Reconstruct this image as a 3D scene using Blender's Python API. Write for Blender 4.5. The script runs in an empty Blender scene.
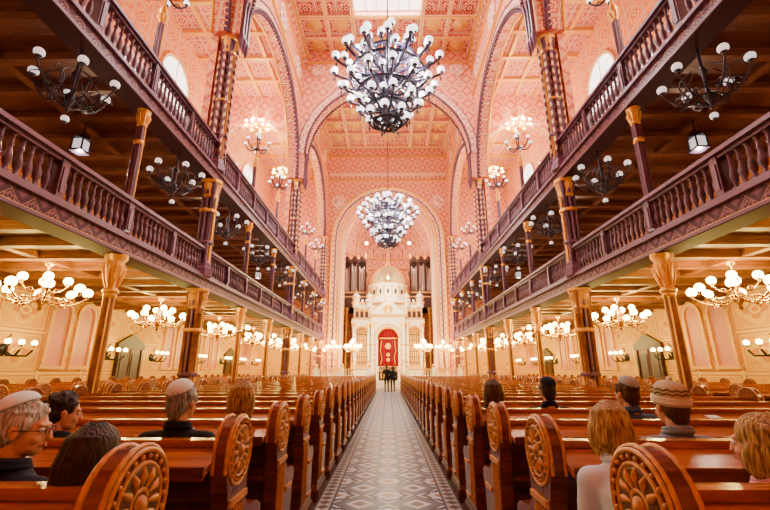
import bpy, math, random, bmesh
import numpy as np
from mathutils import Vector, Matrix, Euler
random.seed(7)
H=1.4                       # eye height
def Z(r): return r+H        # heights measured from the eye -> above the floor
PI=math.pi
# ------------------------------------------------------------------ materials
def newmat(name):
    m=bpy.data.materials.new(name); m.use_nodes=True
    nt=m.node_tree; b=nt.nodes['Principled BSDF']; return m,nt,b
def col(c): return (c[0],c[1],c[2],1)
def plain(name,c,rough=.5,metal=0,emit=None,es=0,bump=0,bscale=60,var=0,vscale=8,spec=.5):
    m,nt,b=newmat(name)
    b.inputs['Base Color'].default_value=col(c); b.inputs['Specular IOR Level'].default_value=spec
    b.inputs['Roughness'].default_value=rough; b.inputs['Metallic'].default_value=metal
    if emit: b.inputs['Emission Color'].default_value=col(emit); b.inputs['Emission Strength'].default_value=es
    if var:
        n=nt.nodes.new('ShaderNodeTexNoise'); n.inputs['Scale'].default_value=vscale; n.inputs['Detail'].default_value=5
        g=nt.nodes.new('ShaderNodeNewGeometry'); nt.links.new(g.outputs['Position'],n.inputs['Vector'])
        r=nt.nodes.new('ShaderNodeValToRGB')
        r.color_ramp.elements[0].position=.3; r.color_ramp.elements[1].position=.7
        r.color_ramp.elements[0].color=col([x*(1-var) for x in c]); r.color_ramp.elements[1].color=col([min(1,x*(1+var)) for x in c])
        nt.links.new(n.outputs['Fac'],r.inputs['Fac']); nt.links.new(r.outputs['Color'],b.inputs['Base Color'])
    if bump:
        n=nt.nodes.new('ShaderNodeTexNoise'); n.inputs['Scale'].default_value=bscale
        bp=nt.nodes.new('ShaderNodeBump'); bp.inputs['Strength'].default_value=bump
        nt.links.new(n.outputs['Fac'],bp.inputs['Height']); nt.links.new(bp.outputs['Normal'],b.inputs['Normal'])
    return m
def wood(name,c1,c2,rough=.3,stretch=(1,12,12),scale=2.0,spec=.5):
    m,nt,b=newmat(name)
    tc=nt.nodes.new('ShaderNodeTexCoord'); mp=nt.nodes.new('ShaderNodeMapping'); mp.inputs['Scale'].default_value=stretch
    n=nt.nodes.new('ShaderNodeTexNoise'); n.inputs['Scale'].default_value=scale; n.inputs['Detail'].default_value=6; n.inputs['Distortion'].default_value=.6
    r=nt.nodes.new('ShaderNodeValToRGB'); r.color_ramp.elements[0].position=.35; r.color_ramp.elements[1].position=.68
    r.color_ramp.elements[0].color=col(c1); r.color_ramp.elements[1].color=col(c2)
    nt.links.new(tc.outputs['Object'],mp.inputs['Vector']); nt.links.new(mp.outputs['Vector'],n.inputs['Vector'])
    nt.links.new(n.outputs['Fac'],r.inputs['Fac']); nt.links.new(r.outputs['Color'],b.inputs['Base Color'])
    b.inputs['Roughness'].default_value=rough; b.inputs['Specular IOR Level'].default_value=spec
    return m
class NX:
    def __init__(s,nt): s.nt=nt
    def m(s,op,a,b=None,c=None):
        n=s.nt.nodes.new('ShaderNodeMath'); n.operation=op
        for i,x in enumerate((a,b,c)):
            if x is None: continue
            if isinstance(x,(int,float)): n.inputs[i].default_value=x
            else: s.nt.links.new(x,n.inputs[i])
        return n.outputs[0]
    def mix(s,f,a,b):
        n=s.nt.nodes.new('ShaderNodeMix'); n.data_type='RGBA'
        if isinstance(f,(int,float)): n.inputs[0].default_value=f
        else: s.nt.links.new(f,n.inputs[0])
        for i,x in ((6,a),(7,b)):
            if isinstance(x,tuple): n.inputs[i].default_value=col(x)
            else: s.nt.links.new(x,n.inputs[i])
        return n.outputs[2]
    def band(s,x,lo,hi): return s.m('MULTIPLY',s.m('GREATER_THAN',x,lo),s.m('LESS_THAN',x,hi))
def tiled(name,axes,size,base,accent,line,dark,off=(0,0),rough=.6,petals=8,frame=True,cross=True,scroll=.35):
    """ornamental painted stencil: frames, diamonds and rosettes on a grid"""
    m,nt,b=newmat(name); x=NX(nt)
    g=nt.nodes.new('ShaderNodeNewGeometry'); sp=nt.nodes.new('ShaderNodeSeparateXYZ'); nt.links.new(g.outputs['Position'],sp.inputs[0])
    o={'x':sp.outputs[0],'y':sp.outputs[1],'z':sp.outputs[2]}
    if axes[0]=='s': U=x.m('ADD',o['x'],o['y'])
    else: U=o[axes[0]]
    V=o[axes[1]]
    u=x.m('SUBTRACT',x.m('FRACT',x.m('DIVIDE',x.m('ADD',U,100*size[0]+off[0]),size[0])),.5)
    v=x.m('SUBTRACT',x.m('FRACT',x.m('DIVIDE',x.m('ADD',V,100*size[1]+off[1]),size[1])),.5)
    au=x.m('ABSOLUTE',u); av=x.m('ABSOLUTE',v); mm=x.m('MAXIMUM',au,av)
    r=x.m('SQRT',x.m('ADD',x.m('MULTIPLY',u,u),x.m('MULTIPLY',v,v)))
    an=x.m('ARCTAN2',v,u)
    pet=x.m('MULTIPLY',x.m('COSINE',x.m('MULTIPLY',an,petals)),.05)
    n=nt.nodes.new('ShaderNodeTexVoronoi'); n.feature='DISTANCE_TO_EDGE'; n.inputs['Scale'].default_value=6.0/min(size)
    nt.links.new(g.outputs['Position'],n.inputs['Vector'])
    c=x.mix(x.m('MULTIPLY',x.m('LESS_THAN',n.outputs['Distance'],.07),scroll),base,dark)
    c=x.mix(x.m('LESS_THAN',r,x.m('ADD',pet,.31)),c,line)
    c=x.mix(x.m('LESS_THAN',r,x.m('ADD',pet,.285)),c,accent)
    c=x.mix(x.m('LESS_THAN',r,x.m('ADD',pet,.19)),c,dark)
    c=x.mix(x.m('LESS_THAN',r,.11),c,line)
    c=x.mix(x.m('LESS_THAN',r,.06),c,dark)
    if cross:
        d=x.m('ADD',au,av)
        c=x.mix(x.band(d,.47,.50),c,line)
        c=x.mix(x.band(d,.62,.67),c,dark)
        c=x.mix(x.m('GREATER_THAN',d,.80),c,accent)
    if frame:
        c=x.mix(x.band(mm,.405,.43),c,line)
        c=x.mix(x.m('GREATER_THAN',mm,.43),c,dark)
        c=x.mix(x.m('GREATER_THAN',mm,.47),c,line)
    nt.links.new(c,b.inputs['Base Color']); b.inputs['Roughness'].default_value=rough
    b.inputs['Specular IOR Level'].default_value=.2
    return m
def stripes(name,axis,size,c1,c2,duty=.5,rough=.5,zig=None,zs=.5):
    m,nt,b=newmat(name); x=NX(nt)
    g=nt.nodes.new('ShaderNodeNewGeometry'); sp=nt.nodes.new('ShaderNodeSeparateXYZ'); nt.links.new(g.outputs['Position'],sp.inputs[0])
    o={'x':sp.outputs[0],'y':sp.outputs[1],'z':sp.outputs[2]}
    U=x.m('DIVIDE',x.m('ADD',o[axis],100),size)
    if zig: 
        w=x.m('PINGPONG',x.m('DIVIDE',x.m('ADD',x.m('ADD',o['x'],o['y']),100),zs),.5)
        U=x.m('ADD',U,x.m('MULTIPLY',w,zig))
    c=x.mix(x.m('LESS_THAN',x.m('FRACT',U),duty),c1,c2)
    nt.links.new(c,b.inputs['Base Color']); b.inputs['Roughness'].default_value=rough
    return m
PINK=(.80,.235,.10); CREAM=(.94,.66,.38)
M={}
M['ceil']=tiled('painted_ceiling_panels','xy',(1.3,1.3),(.62,.085,.06),(.84,.32,.18),CREAM,(.34,.02,.03),off=(.65,0))
M['ceil2']=tiled('painted_gallery_ceiling','xy',(.9,.9),(.68,.12,.09),(.86,.36,.20),CREAM,(.42,.035,.045))
M['wallx']=tiled('stencilled_wall_end','xz',(1.0,1.0),(.84,.29,.16),(.92,.46,.25),CREAM,(.55,.08,.06),off=(.5,0),frame=False)
M['wally']=tiled('stencilled_wall_side','yz',(.8,.8),PINK,(.90,.43,.21),CREAM,(.50,.06,.04),frame=False)
M['soff']=tiled('arch_soffit_stencil','sz',(.7,.7),(.66,.13,.07),(.88,.40,.20),CREAM,(.42,.04,.04),cross=False)
M['band']=tiled('arch_band_stencil','sz',(.5,.5),(.95,.66,.42),(.78,.24,.15),(.98,.86,.66),(.44,.06,.09),frame=False,scroll=.2)
M['side']=tiled('gallery_wall_stencil','yz',(1.2,1.2),(.88,.28,.05),(.94,.42,.11),CREAM,(.62,.12,.03),frame=True,cross=False)
M['yellow']=tiled('ochre_wall_paint','yz',(1.95,1.3),(.95,.50,.015),(.96,.57,.035),(.97,.68,.09),(.80,.30,.01),frame=True,cross=False,petals=4)
M['yellowx']=tiled('ochre_wall_paint_end','xz',(1.95,1.3),(.95,.50,.015),(.96,.57,.035),(.97,.68,.09),(.80,.30,.01),frame=True,cross=False,petals=4)
M['gold']=plain('gilding',(.88,.46,.04),.35,.5,bump=.2,bscale=30)
M['goldp']=plain('gold_paint',(.85,.44,.05),.45,.2,var=.25,vscale=20)
M['bronze']=plain('bronzed_shaft',(.26,.085,.022),.35,.3,var=.4,vscale=6)
M['cream']=plain('cream_plaster',(.94,.70,.44),.5)
M['purple']=plain('purple_cast_iron',(.10,.034,.070),.35,.1,var=.35,vscale=5)
M['purple2']=plain('mauve_trim',(.15,.060,.120),.38,.1)
M['fascia']=tiled('gallery_fascia_paint','yz',(.42,.42),(.085,.026,.060),(.18,.060,.10),(.42,.20,.13),(.05,.012,.03),off=(0,.07),frame=False,rough=.4,cross=True)
M['brown']=wood('gallery_timber',(.13,.045,.022),(.26,.10,.045),.45)
M['soffwood']=wood('soffit_timber',(.16,.055,.010),(.30,.11,.020),.5,spec=.3)
M['under']=plain('gallery_edge_timber',(.060,.020,.026),.7,spec=.12)
M['pew']=wood('pew_mahogany',(.085,.018,.008),(.22,.050,.018),.2)
M['pewl']=wood('pew_ledge_wood',(.26,.066,.015),(.48,.14,.030),.2)
M['pewg']=plain('carved_oak',(.54,.20,.025),.35,0,var=.35,vscale=40)
M['pewd']=plain('carved_recess',(.10,.026,.010),.5)
M['iron']=plain('wrought_iron',(.016,.013,.036),.35,.0)
M['brass']=plain('brass',(.76,.44,.06),.25,.9)
M['globe']=plain('opal_globe',(.9,.88,.9),.25,0,(.95,.94,1),2.8)
M['globedim']=plain('opal_globe_faint',(.85,.85,.9),.2,0,(1,.95,.92),.8)
M['globew']=plain('opal_globe_lit',(1,.9,.6),.3,0,(1,.74,.20),36)
M['glass']=plain('window_daylight_glass',(.9,.9,.9),.2,0,(1,.97,.95),3.4)
M['glassp']=plain('window_frosted_pink',(.72,.24,.13),.4,0,(1,.42,.22),.08)
M['white']=plain('white_marble',(.94,.86,.68),.35,0,var=.05,vscale=3)
M['carpet']=plain('red_curtain_velvet',(.22,.003,.010),.8,spec=.1)
M['dark']=plain('dark_walnut',(.045,.014,.014),.4)
M['pipe']=plain('organ_pipe_tin',(.60,.48,.42),.3,.6)
M['domegl']=tiled('dome_lattice','sz',(.35,.35),(.84,.58,.20),(.42,.46,.30),(.95,.82,.5),(.28,.26,.14),frame=True,cross=False)
M['zig']=stripes('zigzag_pillar_paint','z',.34,(.88,.56,.30),(.20,.045,.07),.5,zig=.5,zs=.22)
M['paper']=plain('paper',(.85,.88,.92),.6)
# ------------------------------------------------------------------ mesh builder
class MB:
    def __init__(s): s.v=[];s.f=[];s.m=[];s.sm=[]
    def add(s,vs,fs,mat=0,smooth=False):
        o=len(s.v); s.v+= [tuple(p) for p in vs]
        for f in fs: s.f.append([i+o for i in f]); s.m.append(mat); s.sm.append(smooth)
    def box(s,a,b,mat=0):
        x0,y0,z0=a; x1,y1,z1=b
        vs=[(x0,y0,z0),(x1,y0,z0),(x1,y1,z0),(x0,y1,z0),(x0,y0,z1),(x1,y0,z1),(x1,y1,z1),(x0,y1,z1)]
        s.add(vs,[(0,3,2,1),(4,5,6,7),(0,1,5,4),(1,2,6,5),(2,3,7,6),(3,0,4,7)],mat)
    def cbox(s,c,d,mat=0): s.box([c[i]-d[i]/2 for i in range(3)],[c[i]+d[i]/2 for i in range(3)],mat)
    def lathe(s,prof,c=(0,0,0),seg=12,mat=0,smooth=True,axis='z',a0=0,a1=2*PI,sc=(1,1)):
        full=abs(a1-a0-2*PI)<1e-6; n=seg if full else seg+1
        vs=[]
        for r,z in prof:
            for i in range(n):
                a=a0+(a1-a0)*i/seg; p=(r*math.cos(a)*sc[0],r*math.sin(a)*sc[1],z)
                if axis=='x': p=(p[2],p[0],p[1])
                if axis=='y': p=(p[0],p[2],p[1])
                vs.append((p[0]+c[0],p[1]+c[1],p[2]+c[2]))
        fs=[]
        for j in range(len(prof)-1):
            for i in range(seg):
                k=(i+1)%n if full else i+1
                fs.append((j*n+i,j*n+k,(j+1)*n+k,(j+1)*n+i))
        s.add(vs,fs,mat,smooth)
        if full:
            for j in (0,len(prof)-1):
                if prof[j][0]>1e-4: s.add(vs[j*n:j*n+n],[tuple(range(n))],mat,False)
    def sphere(s,c,r,seg=10,rings=6,mat=0,sc=(1,1,1)):
        vs=[];fs=[]
        for j in range(rings+1):
            t=PI*j/rings
            for i in range(seg):
                a=2*PI*i/seg
                vs.append((c[0]+r*sc[0]*math.sin(t)*math.cos(a),c[1]+r*sc[1]*math.sin(t)*math.sin(a),c[2]-r*sc[2]*math.cos(t)))
        for j in range(rings):
            for i in range(seg):
                k=(i+1)%seg; fs.append((j*seg+i,j*seg+k,(j+1)*seg+k,(j+1)*seg+i))
        s.add(vs,fs,mat,True)
    def tube(s,pts,r,seg=6,mat=0,closed=False,smooth=True):
        P=[Vector(p) for p in pts]; n=len(P)
        R=r if isinstance(r,(list,tuple)) else [r]*n
        vs=[];N=None
        for i in range(n):
            if closed: t=(P[(i+1)%n]-P[i-1])
            else: t=P[min(i+1,n-1)]-P[max(i-1,0)]
            t.normalize()
            if N is None:
                up=Vector((0,0,1)) if abs(t.z)<.9 else Vector((1,0,0))
                N=(up-t*up.dot(t)).normalized()
            else:
                N=(N-t*N.dot(t)); N=N.normalized() if N.length>1e-6 else t.orthogonal().normalized()
            B=t.cross(N)
            for k in range(seg):
                a=2*PI*k/seg; vs.append(P[i]+(N*math.cos(a)+B*math.sin(a))*R[i])
        fs=[]
        for i in range(n if closed else n-1):
            j=(i+1)%n
            for k in range(seg):
                l=(k+1)%seg; fs.append((i*seg+k,i*seg+l,j*seg+l,j*seg+k))
        s.add(vs,fs,mat,smooth)
        if not closed:
            s.add(vs[:seg],[tuple(range(seg))[::-1]],mat); s.add(vs[-seg:],[tuple(range(seg))],mat)
    def prism(s,poly,lo,hi,axis='x',mat=0):
        n=len(poly)
        def P(p,t):
            if axis=='x': return (t,p[0],p[1])
            if axis=='y': return (p[0],t,p[1])
            return (p[0],p[1],t)
        vs=[P(p,lo) for p in poly]+[P(p,hi) for p in poly]
        fs=[tuple(range(n))[::-1],tuple(range(n,2*n))]+[(i,(i+1)%n,n+(i+1)%n,n+i) for i in range(n)]
        s.add(vs,fs,mat)
    def archwall(s,axis,p0,p1,zs,zt,r,t0,t1,mf=0,ms=1,zb=None,n=28,k=1.0):
        c=(p0+p1)/2
        def P(a,z,t): return (t,a,z) if axis=='y' else (a,t,z)
        A=[(c+r*math.cos(PI-PI*i/n),zs+r*k*math.sin(PI*i/n)) for i in range(n+1)]
        for t in (t0,t1):
            for i in range(n):
                s.add([P(*A[i],t),P(*A[i+1],t),P(A[i+1][0],zt,t),P(A[i][0],zt,t)],[(0,1,2,3)],mf)
            for q0,q1 in ((p0,c-r),(c+r,p1)):
                s.add([P(q0,zs,t),P(q1,zs,t),P(q1,zt,t),P(q0,zt,t)],[(0,1,2,3)],mf)
        for i in range(n):
            s.add([P(*A[i],t0),P(*A[i+1],t0),P(*A[i+1],t1),P(*A[i],t1)],[(0,1,2,3)],ms,True)
        for q0,q1 in ((p0,c-r),(c+r,p1)):
            zz=zs if zb is None else zb
            if zb is not None:
                for t in (t0,t1): s.add([P(q0,zb,t),P(q1,zb,t),P(q1,zs,t),P(q0,zs,t)],[(0,1,2,3)],mf)
                q=q1 if q0==p0 else q0
                s.add([P(q,zb,t0),P(q,zs,t0),P(q,zs,t1),P(q,zb,t1)],[(0,1,2,3)],ms)
            s.add([P(q0,zz,t0),P(q1,zz,t0),P(q1,zz,t1),P(q0,zz,t1)],[(0,1,2,3)],ms)
    def ringband(s,axis,c,zs,r0,r1,t0,t1,mat,n=32,zb=None,k=1.0):
        def P(a,z,t): return (t,a,z) if axis=='y' else (a,t,z)
        pts=[]
        for i in range(n+1):
            a=PI-PI*i/n; pts.append((math.cos(a),math.sin(a)))
        for i in range(n):
            q=[(c+r*p[0],zs+r*p[1]*k) for p in (pts[i],pts[i+1]) for r in (r0,r1)]
            vs=[P(*q[0],t0),P(*q[1],t0),P(*q[3],t0),P(*q[2],t0),P(*q[0],t1),P(*q[1],t1),P(*q[3],t1),P(*q[2],t1)]
            s.add(vs,[(0,1,2,3),(4,7,6,5),(0,3,7,4),(1,5,6,2)],mat)
        if zb is not None:
            for sg in (-1,1):
                a0,a1=sorted((c+sg*r0,c+sg*r1))
                A=P(a0,zb,min(t0,t1)); B=P(a1,zs,max(t0,t1)); s.box(A,B,mat)
    def arctube(s,axis,c,zs,r,t,rad,mat,n=32,k=1.0,seg=6):
        def P(a,z): return (t,a,z) if axis=='y' else (a,t,z)
        s.tube([P(c+r*math.cos(PI-PI*i/n),zs+k*r*math.sin(PI*i/n)) for i in range(n+1)],rad,seg,mat)
    def beads(s,axis,c,zs,r,t,rad,mat,num,k=1.0):
        for i in range(num+1):
            a=PI*i/num; q=(c+r*math.cos(a),zs+k*r*math.sin(a))
            p=(t,q[0],q[1]) if axis=='y' else (q[0],t,q[1])
            s.sphere(p,rad,6,4,mat)
    def mesh(s,name,mats,recalc=False):
        me=bpy.data.meshes.new(name); me.from_pydata(s.v,[],s.f)
        for m in mats: me.materials.append(M[m] if isinstance(m,str) else m)
        me.polygons.foreach_set('material_index',s.m); me.polygons.foreach_set('use_smooth',s.sm); me.update()
        if recalc:
            bm=bmesh.new(); bm.from_mesh(me); bmesh.ops.recalc_face_normals(bm,faces=bm.faces); bm.to_mesh(me); bm.free()
        return me
    def obj(s,name,mats,loc=(0,0,0),rot=(0,0,0),parent=None,recalc=True):
        return place(s.mesh(name,mats,recalc),name,loc,rot,parent)
def place(me,name,loc=(0,0,0),rot=(0,0,0),parent=None):
    o=bpy.data.objects.new(name,me); o.location=loc; o.rotation_euler=rot
    bpy.context.scene.collection.objects.link(o)
    if parent: o.parent=parent
    return o
def point(name,loc,e,c=(1,.85,.6),r=.12,parent=None):
    l=bpy.data.lights.new(name,'POINT'); l.energy=e; l.color=c; l.shadow_soft_size=r
    o=bpy.data.objects.new(name,l); o.location=loc; bpy.context.scene.collection.objects.link(o)
    if parent: o.parent=parent
    return o
# ------------------------------------------------------------------ dimensions
NX0=6.0; OUT=11.5; YB=-3.4; YE=36.5
BIG=[.7,12.4,24.1,35.8]; BAY=3.9
SLIM=[4.6,8.5,16.3,20.2,28.0,31.9]
CZ=Z(22); SCZ=Z(18.4); ASP=Z(12.0); AR=5.35
G1b,G1t,G1r=Z(2.45),Z(2.85),Z(3.78)
G2b,G2t,G2r=Z(6.15),Z(6.55),Z(7.6)
# ------------------------------------------------------------------ floor
def floor_mat():
    m,nt,b=newmat('mosaic_floor'); x=NX(nt)
    g=nt.nodes.new('ShaderNodeNewGeometry'); sp=nt.nodes.new('ShaderNodeSeparateXYZ'); nt.links.new(g.outputs['Position'],sp.inputs[0])
    X,Y=sp.outputs[0],sp.outputs[1]
    S=.62
    u=x.m('SUBTRACT',x.m('FRACT',x.m('ADD',x.m('DIVIDE',X,S),100.5)),.5)
    v=x.m('SUBTRACT',x.m('FRACT',x.m('ADD',x.m('DIVIDE',Y,S),100)),.5)
    au=x.m('ABSOLUTE',u); av=x.m('ABSOLUTE',v); mm=x.m('MAXIMUM',au,av); d=x.m('ADD',au,av)
    W=(.62,.78,1.0); BL=(.010,.022,.060); BR=(.075,.03,.018); GR=(.07,.12,.22); TN=(.36,.17,.09)
    c=x.mix(x.m('LESS_THAN',d,.50),GR,W)
    star=x.m('MINIMUM',mm,x.m('MULTIPLY',d,.7071))
    c=x.mix(x.m('LESS_THAN',star,.29),c,BL)
    c=x.mix(x.m('LESS_THAN',star,.20),c,W)
    c=x.mix(x.m('LESS_THAN',d,.15),c,TN)
    c=x.mix(x.m('GREATER_THAN',d,.74),c,W)
    c=x.mix(x.m('GREATER_THAN',d,.86),c,BR)
    c=x.mix(x.band(d,.48,.54),c,BL)
    ax=x.m('ABSOLUTE',X)
    c=x.mix(x.m('GREATER_THAN',ax,.60),c,BL)
    bd=x.m('LESS_THAN',x.m('ADD',x.m('ABSOLUTE',x.m('SUBTRACT',x.m('FRACT',x.m('DIVIDE',x.m('ADD',Y,100),.155)),.5)),x.m('DIVIDE',x.m('ABSOLUTE',x.m('SUBTRACT',ax,.70)),.16)),.45)
    c=x.mix(x.m('GREATER_THAN',ax,.63),c,(.42,.48,.55))
    c=x.mix(x.m('MULTIPLY',bd,x.m('GREATER_THAN',ax,.63)),c,BR)
    c=x.mix(x.m('GREATER_THAN',ax,.77),c,(.10,.07,.05))
    c=x.mix(x.m('GREATER_THAN',ax,.82),c,(.22,.10,.05))
    n=nt.nodes.new('ShaderNodeTexNoise'); n.inputs['Scale'].default_value=3; n.inputs['Detail'].default_value=6
    nt.links.new(g.outputs['Position'],n.inputs['Vector'])
    c=x.mix(x.m('MULTIPLY',n.outputs['Fac'],.05),c,(.35,.30,.26))
    nt.links.new(c,b.inputs['Base Color'])
    b.inputs['Roughness'].default_value=.35; b.inputs['Specular IOR Level'].default_value=.12
    return m
M['floor']=floor_mat()
mb=MB(); mb.box((-OUT-.4,YB-.4,-.3),(OUT+.4,46.5,0)); mb.obj('floor',['floor'])
# ------------------------------------------------------------------ ceiling (nave) with real beams and a skylight
mb=MB()
mb.box((-NX0-.4,YB-.3,CZ),(NX0+.4,16.2,CZ+.3),0)
mb.box((-NX0-.4,20.4,CZ),(NX0+.4,YE+.5,CZ+.3),0)
mb.box((-NX0-.4,16.2,CZ),(-2.1,20.4,CZ+.3),0); mb.box((2.1,16.2,CZ),(NX0+.4,20.4,CZ+.3),0)
for yy in [4.6,8.5,16.1,20.55,22.3,26.05,28,29.95,31.9,33.85,36.2]:
    mb.box((-NX0,yy-.16,CZ-.28),(NX0,yy+.16,CZ),1)
    mb.box((-NX0,yy-.07,CZ-.34),(NX0,yy+.07,CZ-.28),2)
for xx in (-5.75,-3.95,-2.25,2.25,3.95,5.75):
    mb.box((xx-.14,YB,CZ-.24),(xx+.14,YE,CZ),1)
    mb.box((xx-.05,YB,CZ-.30),(xx+.05,YE,CZ-.24),2)
for xx in (-3.1,3.1,-4.85,4.85,0):
    for yy in (14.2,21.4,23.2,25.1,27,29,30.9,32.9,34.9):
        mb.lathe([(.0,-.22),(.12,-.2),(.2,-.12),(.42,-.06),(.55,0)],(xx,yy,CZ),12,2)
mb.obj('ceiling',['ceil','soff','goldp'])
mb=MB()
mb.box((-2.1,16.2,CZ+.12),(2.1,20.4,CZ+.16),0)
for xx in (-1.4,-.7,0,.7,1.4): mb.box((xx-.03,16.2,CZ+.05),(xx+.03,20.4,CZ+.12),1)
for yy in (17.2,18.3,19.4): mb.box((-2.1,yy-.03,CZ+.05),(2.1,yy+.03,CZ+.12),1)
mb.obj('window_skylight',['glass','cream'])
for sx,nm in ((-1,'left'),(1,'right')):
    mb=MB()
    xs=sorted((sx*(NX0+.1),sx*(OUT+.3)))
    mb.box((xs[0],YB-.3,SCZ),(xs[1],YE+.3,SCZ+.3),0)
    for yy in np.arange(-1.25,36,1.95):
        mb.box((xs[0],yy-.12,SCZ-.22),(xs[1],yy+.12,SCZ),1)
    for xx in (7.4,8.8,10.2):
        mb.box((sx*xx-.1,YB,SCZ-.18),(sx*xx+.1,YE,SCZ),1)
    mb.obj('ceiling_gallery_'+nm,['ceil2','goldp'])
# ------------------------------------------------------------------ outer walls, back wall
for sx,nm in ((-1,'left'),(1,'right')):
    mb=MB()
    a,b_=sorted((sx*OUT,sx*(OUT+.4)))
    mb.box((a,YB-.4,0),(b_,YE+.4,G1b+.1),0)
    mb.box((a,YB-.4,G1b+.1),(b_,YE+.4,SCZ+.2),1)
    mb.obj('wall_'+nm,['yellow','side'])
    mb=MB()
    i0,i1=sorted((sx*(OUT-.05),sx*(OUT+.1)))
    mb.box((i0,YB,0),(i1,YE,.9),0); 
    i0,i1=sorted((sx*(OUT-.09),sx*(OUT+.1)))
    mb.box((i0,YB,.9),(i1,YE,.98),1)
    mb.obj('baseboard_'+nm,['brown','dark'])
mb=MB(); mb.box((-OUT-.4,YB-.4,0),(OUT+.4,YB,CZ+.3),0); mb.obj('wall_back',['wallx'])
# ------------------------------------------------------------------ nave arcade walls
for sx,nm in ((-1,'left'),(1,'right')):
    mb=MB(); t0,t1=sx*(NX0-.05),sx*(NX0+.5)
    for a,b_ in zip(BIG[:-1],BIG[1:]):
        mb.archwall('y',a,b_,ASP,CZ,AR,t0,t1,0,1)
        c=(a+b_)/2; ts=sx*(NX0-.08)
        mb.ringband('y',c,ASP,AR,AR+.42,sx*(NX0-.12),sx*(NX0-.05),2)
        mb.arctube('y',c,ASP,AR+.03,ts-sx*.05,.07,4)
        mb.arctube('y',c,ASP,AR+.44,ts-sx*.04,.05,4)
        mb.beads('y',c,ASP,AR-.1,ts,.08,4,64)
        mb.arctube('y',c,ASP,AR-.02,t1,.07,3)
    x0,x1=sorted((t0,t1)); mb.box((x0,YB,0),(x1,BIG[0],CZ),0); mb.box((x0,BIG[-1],0),(x1,YE,CZ),0)
    x0,x1=sorted((sx*(NX0-.32),sx*NX0))
    mb.box((x0,YB,CZ-.75),(x1,YE,CZ-.55),3); 
    x0,x1=sorted((sx*(NX0-.18),sx*NX0)); mb.box((x0,YB,CZ-1.6),(x1,YE,CZ-1.5),3); mb.box((x0,YB,Z(18.3)),(x1,YE,Z(18.4)),3)
    for yy in np.arange(1.2,36,.52):
        mb.cbox((sx*(NX0-.12),yy,CZ-.95),(.22,.22,.36),2)
    for yy in np.arange(2.65,36,3.9):
        g=-sx
        mb.lathe([(.75,0),(.75,.08*g),(.6,.1*g),(.58,.04*g),(.25,.04*g),(.2,.12*g),(0,.14*g)],(sx*(NX0-.04),yy,Z(19.4)),20,2,axis='x')
    mb.obj('wall_arcade_'+nm,['wally','soff','band','gold','purple'])
    mb=MB()
    for yy in BIG[1:3]:
        p0,p1=sorted((sx*(NX0+.3),sx*OUT))
        mb.archwall('x',p0,p1,Z(13.6),SCZ,2.35,yy-.25,yy+.25,0,1,zb=G2t)
        cc=(p0+p1)/2
        for t in (yy-.28,yy+.28):
            mb.ringband('x',cc,Z(13.6),2.35,2.7,t-.03,t+.03,2)
            mb.arctube('x',cc,Z(13.6),2.36,t,.05,3)
    mb.obj('gallery_arch',['wallx','soff','band','gold'])
for yy in (12.4,24.1):
    mb=MB(); zs=Z(13.8)
    mb.archwall('x',-NX0,NX0,zs,CZ,5.5,yy-.42,yy+.42,0,1)
    for t,s_ in ((yy-.44,-1),(yy+.44,1)):
        mb.ringband('x',0,zs,5.52,5.98,t-.04,t+.04,2,n=40)
        mb.arctube('x',0,zs,5.5,t,.07,4,40); mb.arctube('x',0,zs,5.98,t,.05,4,40)
        mb.beads('x',0,zs,5.42,t,.07,4,80)
        for xx in (-4.9,4.9): mb.lathe([(.5,0),(.5,.1*s_),(.36,.12*s_),(.3,.05*s_),(.1,.06*s_),(0,.12*s_)],(xx,t,Z(20.3)),18,2,axis='y')
        mb.box((-NX0,t-.05,Z(20.9)),(NX0,t+.05,Z(21.05)),3)
    for sx in (-1,1):
        mb.box(*[tuple(q) for q in zip(*[sorted(p) for p in ((sx*5.5,sx*5.95),(yy-.42,yy+.42),(ASP,zs))])],1)
        for dy in (-.25,0,.25):
            mb.lathe([(.0,Z(11.4)),(.06,Z(11.6)),(.12,Z(12.0)),(.07,Z(12.15)),(.07,zs-.4),(.12,zs-.1),(.14,zs)],(sx*5.45,yy+dy,0),8,4)
    mb.obj('nave_arch',['wallx','soff','band','gold','purple'])
# ------------------------------------------------------------------ front wall with chancel arch, apse
mb=MB(); zs=Z(12.0)
mb.archwall('x',-NX0-.5,NX0+.5,zs,CZ,4.55,YE,YE+.9,0,1,zb=0,n=40)
mb.archwall('x',-4.8,4.8,zs,zs+4.7,4.15,YE+.9,YE+1.5,2,1,zb=0,n=40)
mb.ringband('x',0,zs,4.56,5.35,YE-.12,YE,2,40,zb=0)
mb.ringband('x',0,zs,4.2,4.5,YE+.8,YE+.9,6,40,zb=0)
for r,rad,m_ in ((4.55,.09,3),(5.35,.10,3),(4.95,.05,4)):
    mb.arctube('x',0,zs,r,YE-.14,rad,m_,48)
    for sx in (-1,1): mb.tube([(sx*r,YE-.14,0),(sx*r,YE-.14,zs)],rad,6,m_)
mb.arctube('x',0,zs,4.16,YE+.88,.08,3,40)
mb.box((-NX0,YE-.14,CZ-1.3),(NX0,YE,CZ-1.15),3); mb.box((-NX0,YE-.1,Z(18.1)),(NX0,YE,Z(18.25)),3)
for xx in np.arange(-5.6,5.7,.4): mb.archwall('x',xx-.17,xx+.17,Z(18.6),Z(18.95),.12,YE-.08,YE-.02,6,3,zb=Z(18.3),n=6)
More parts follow.
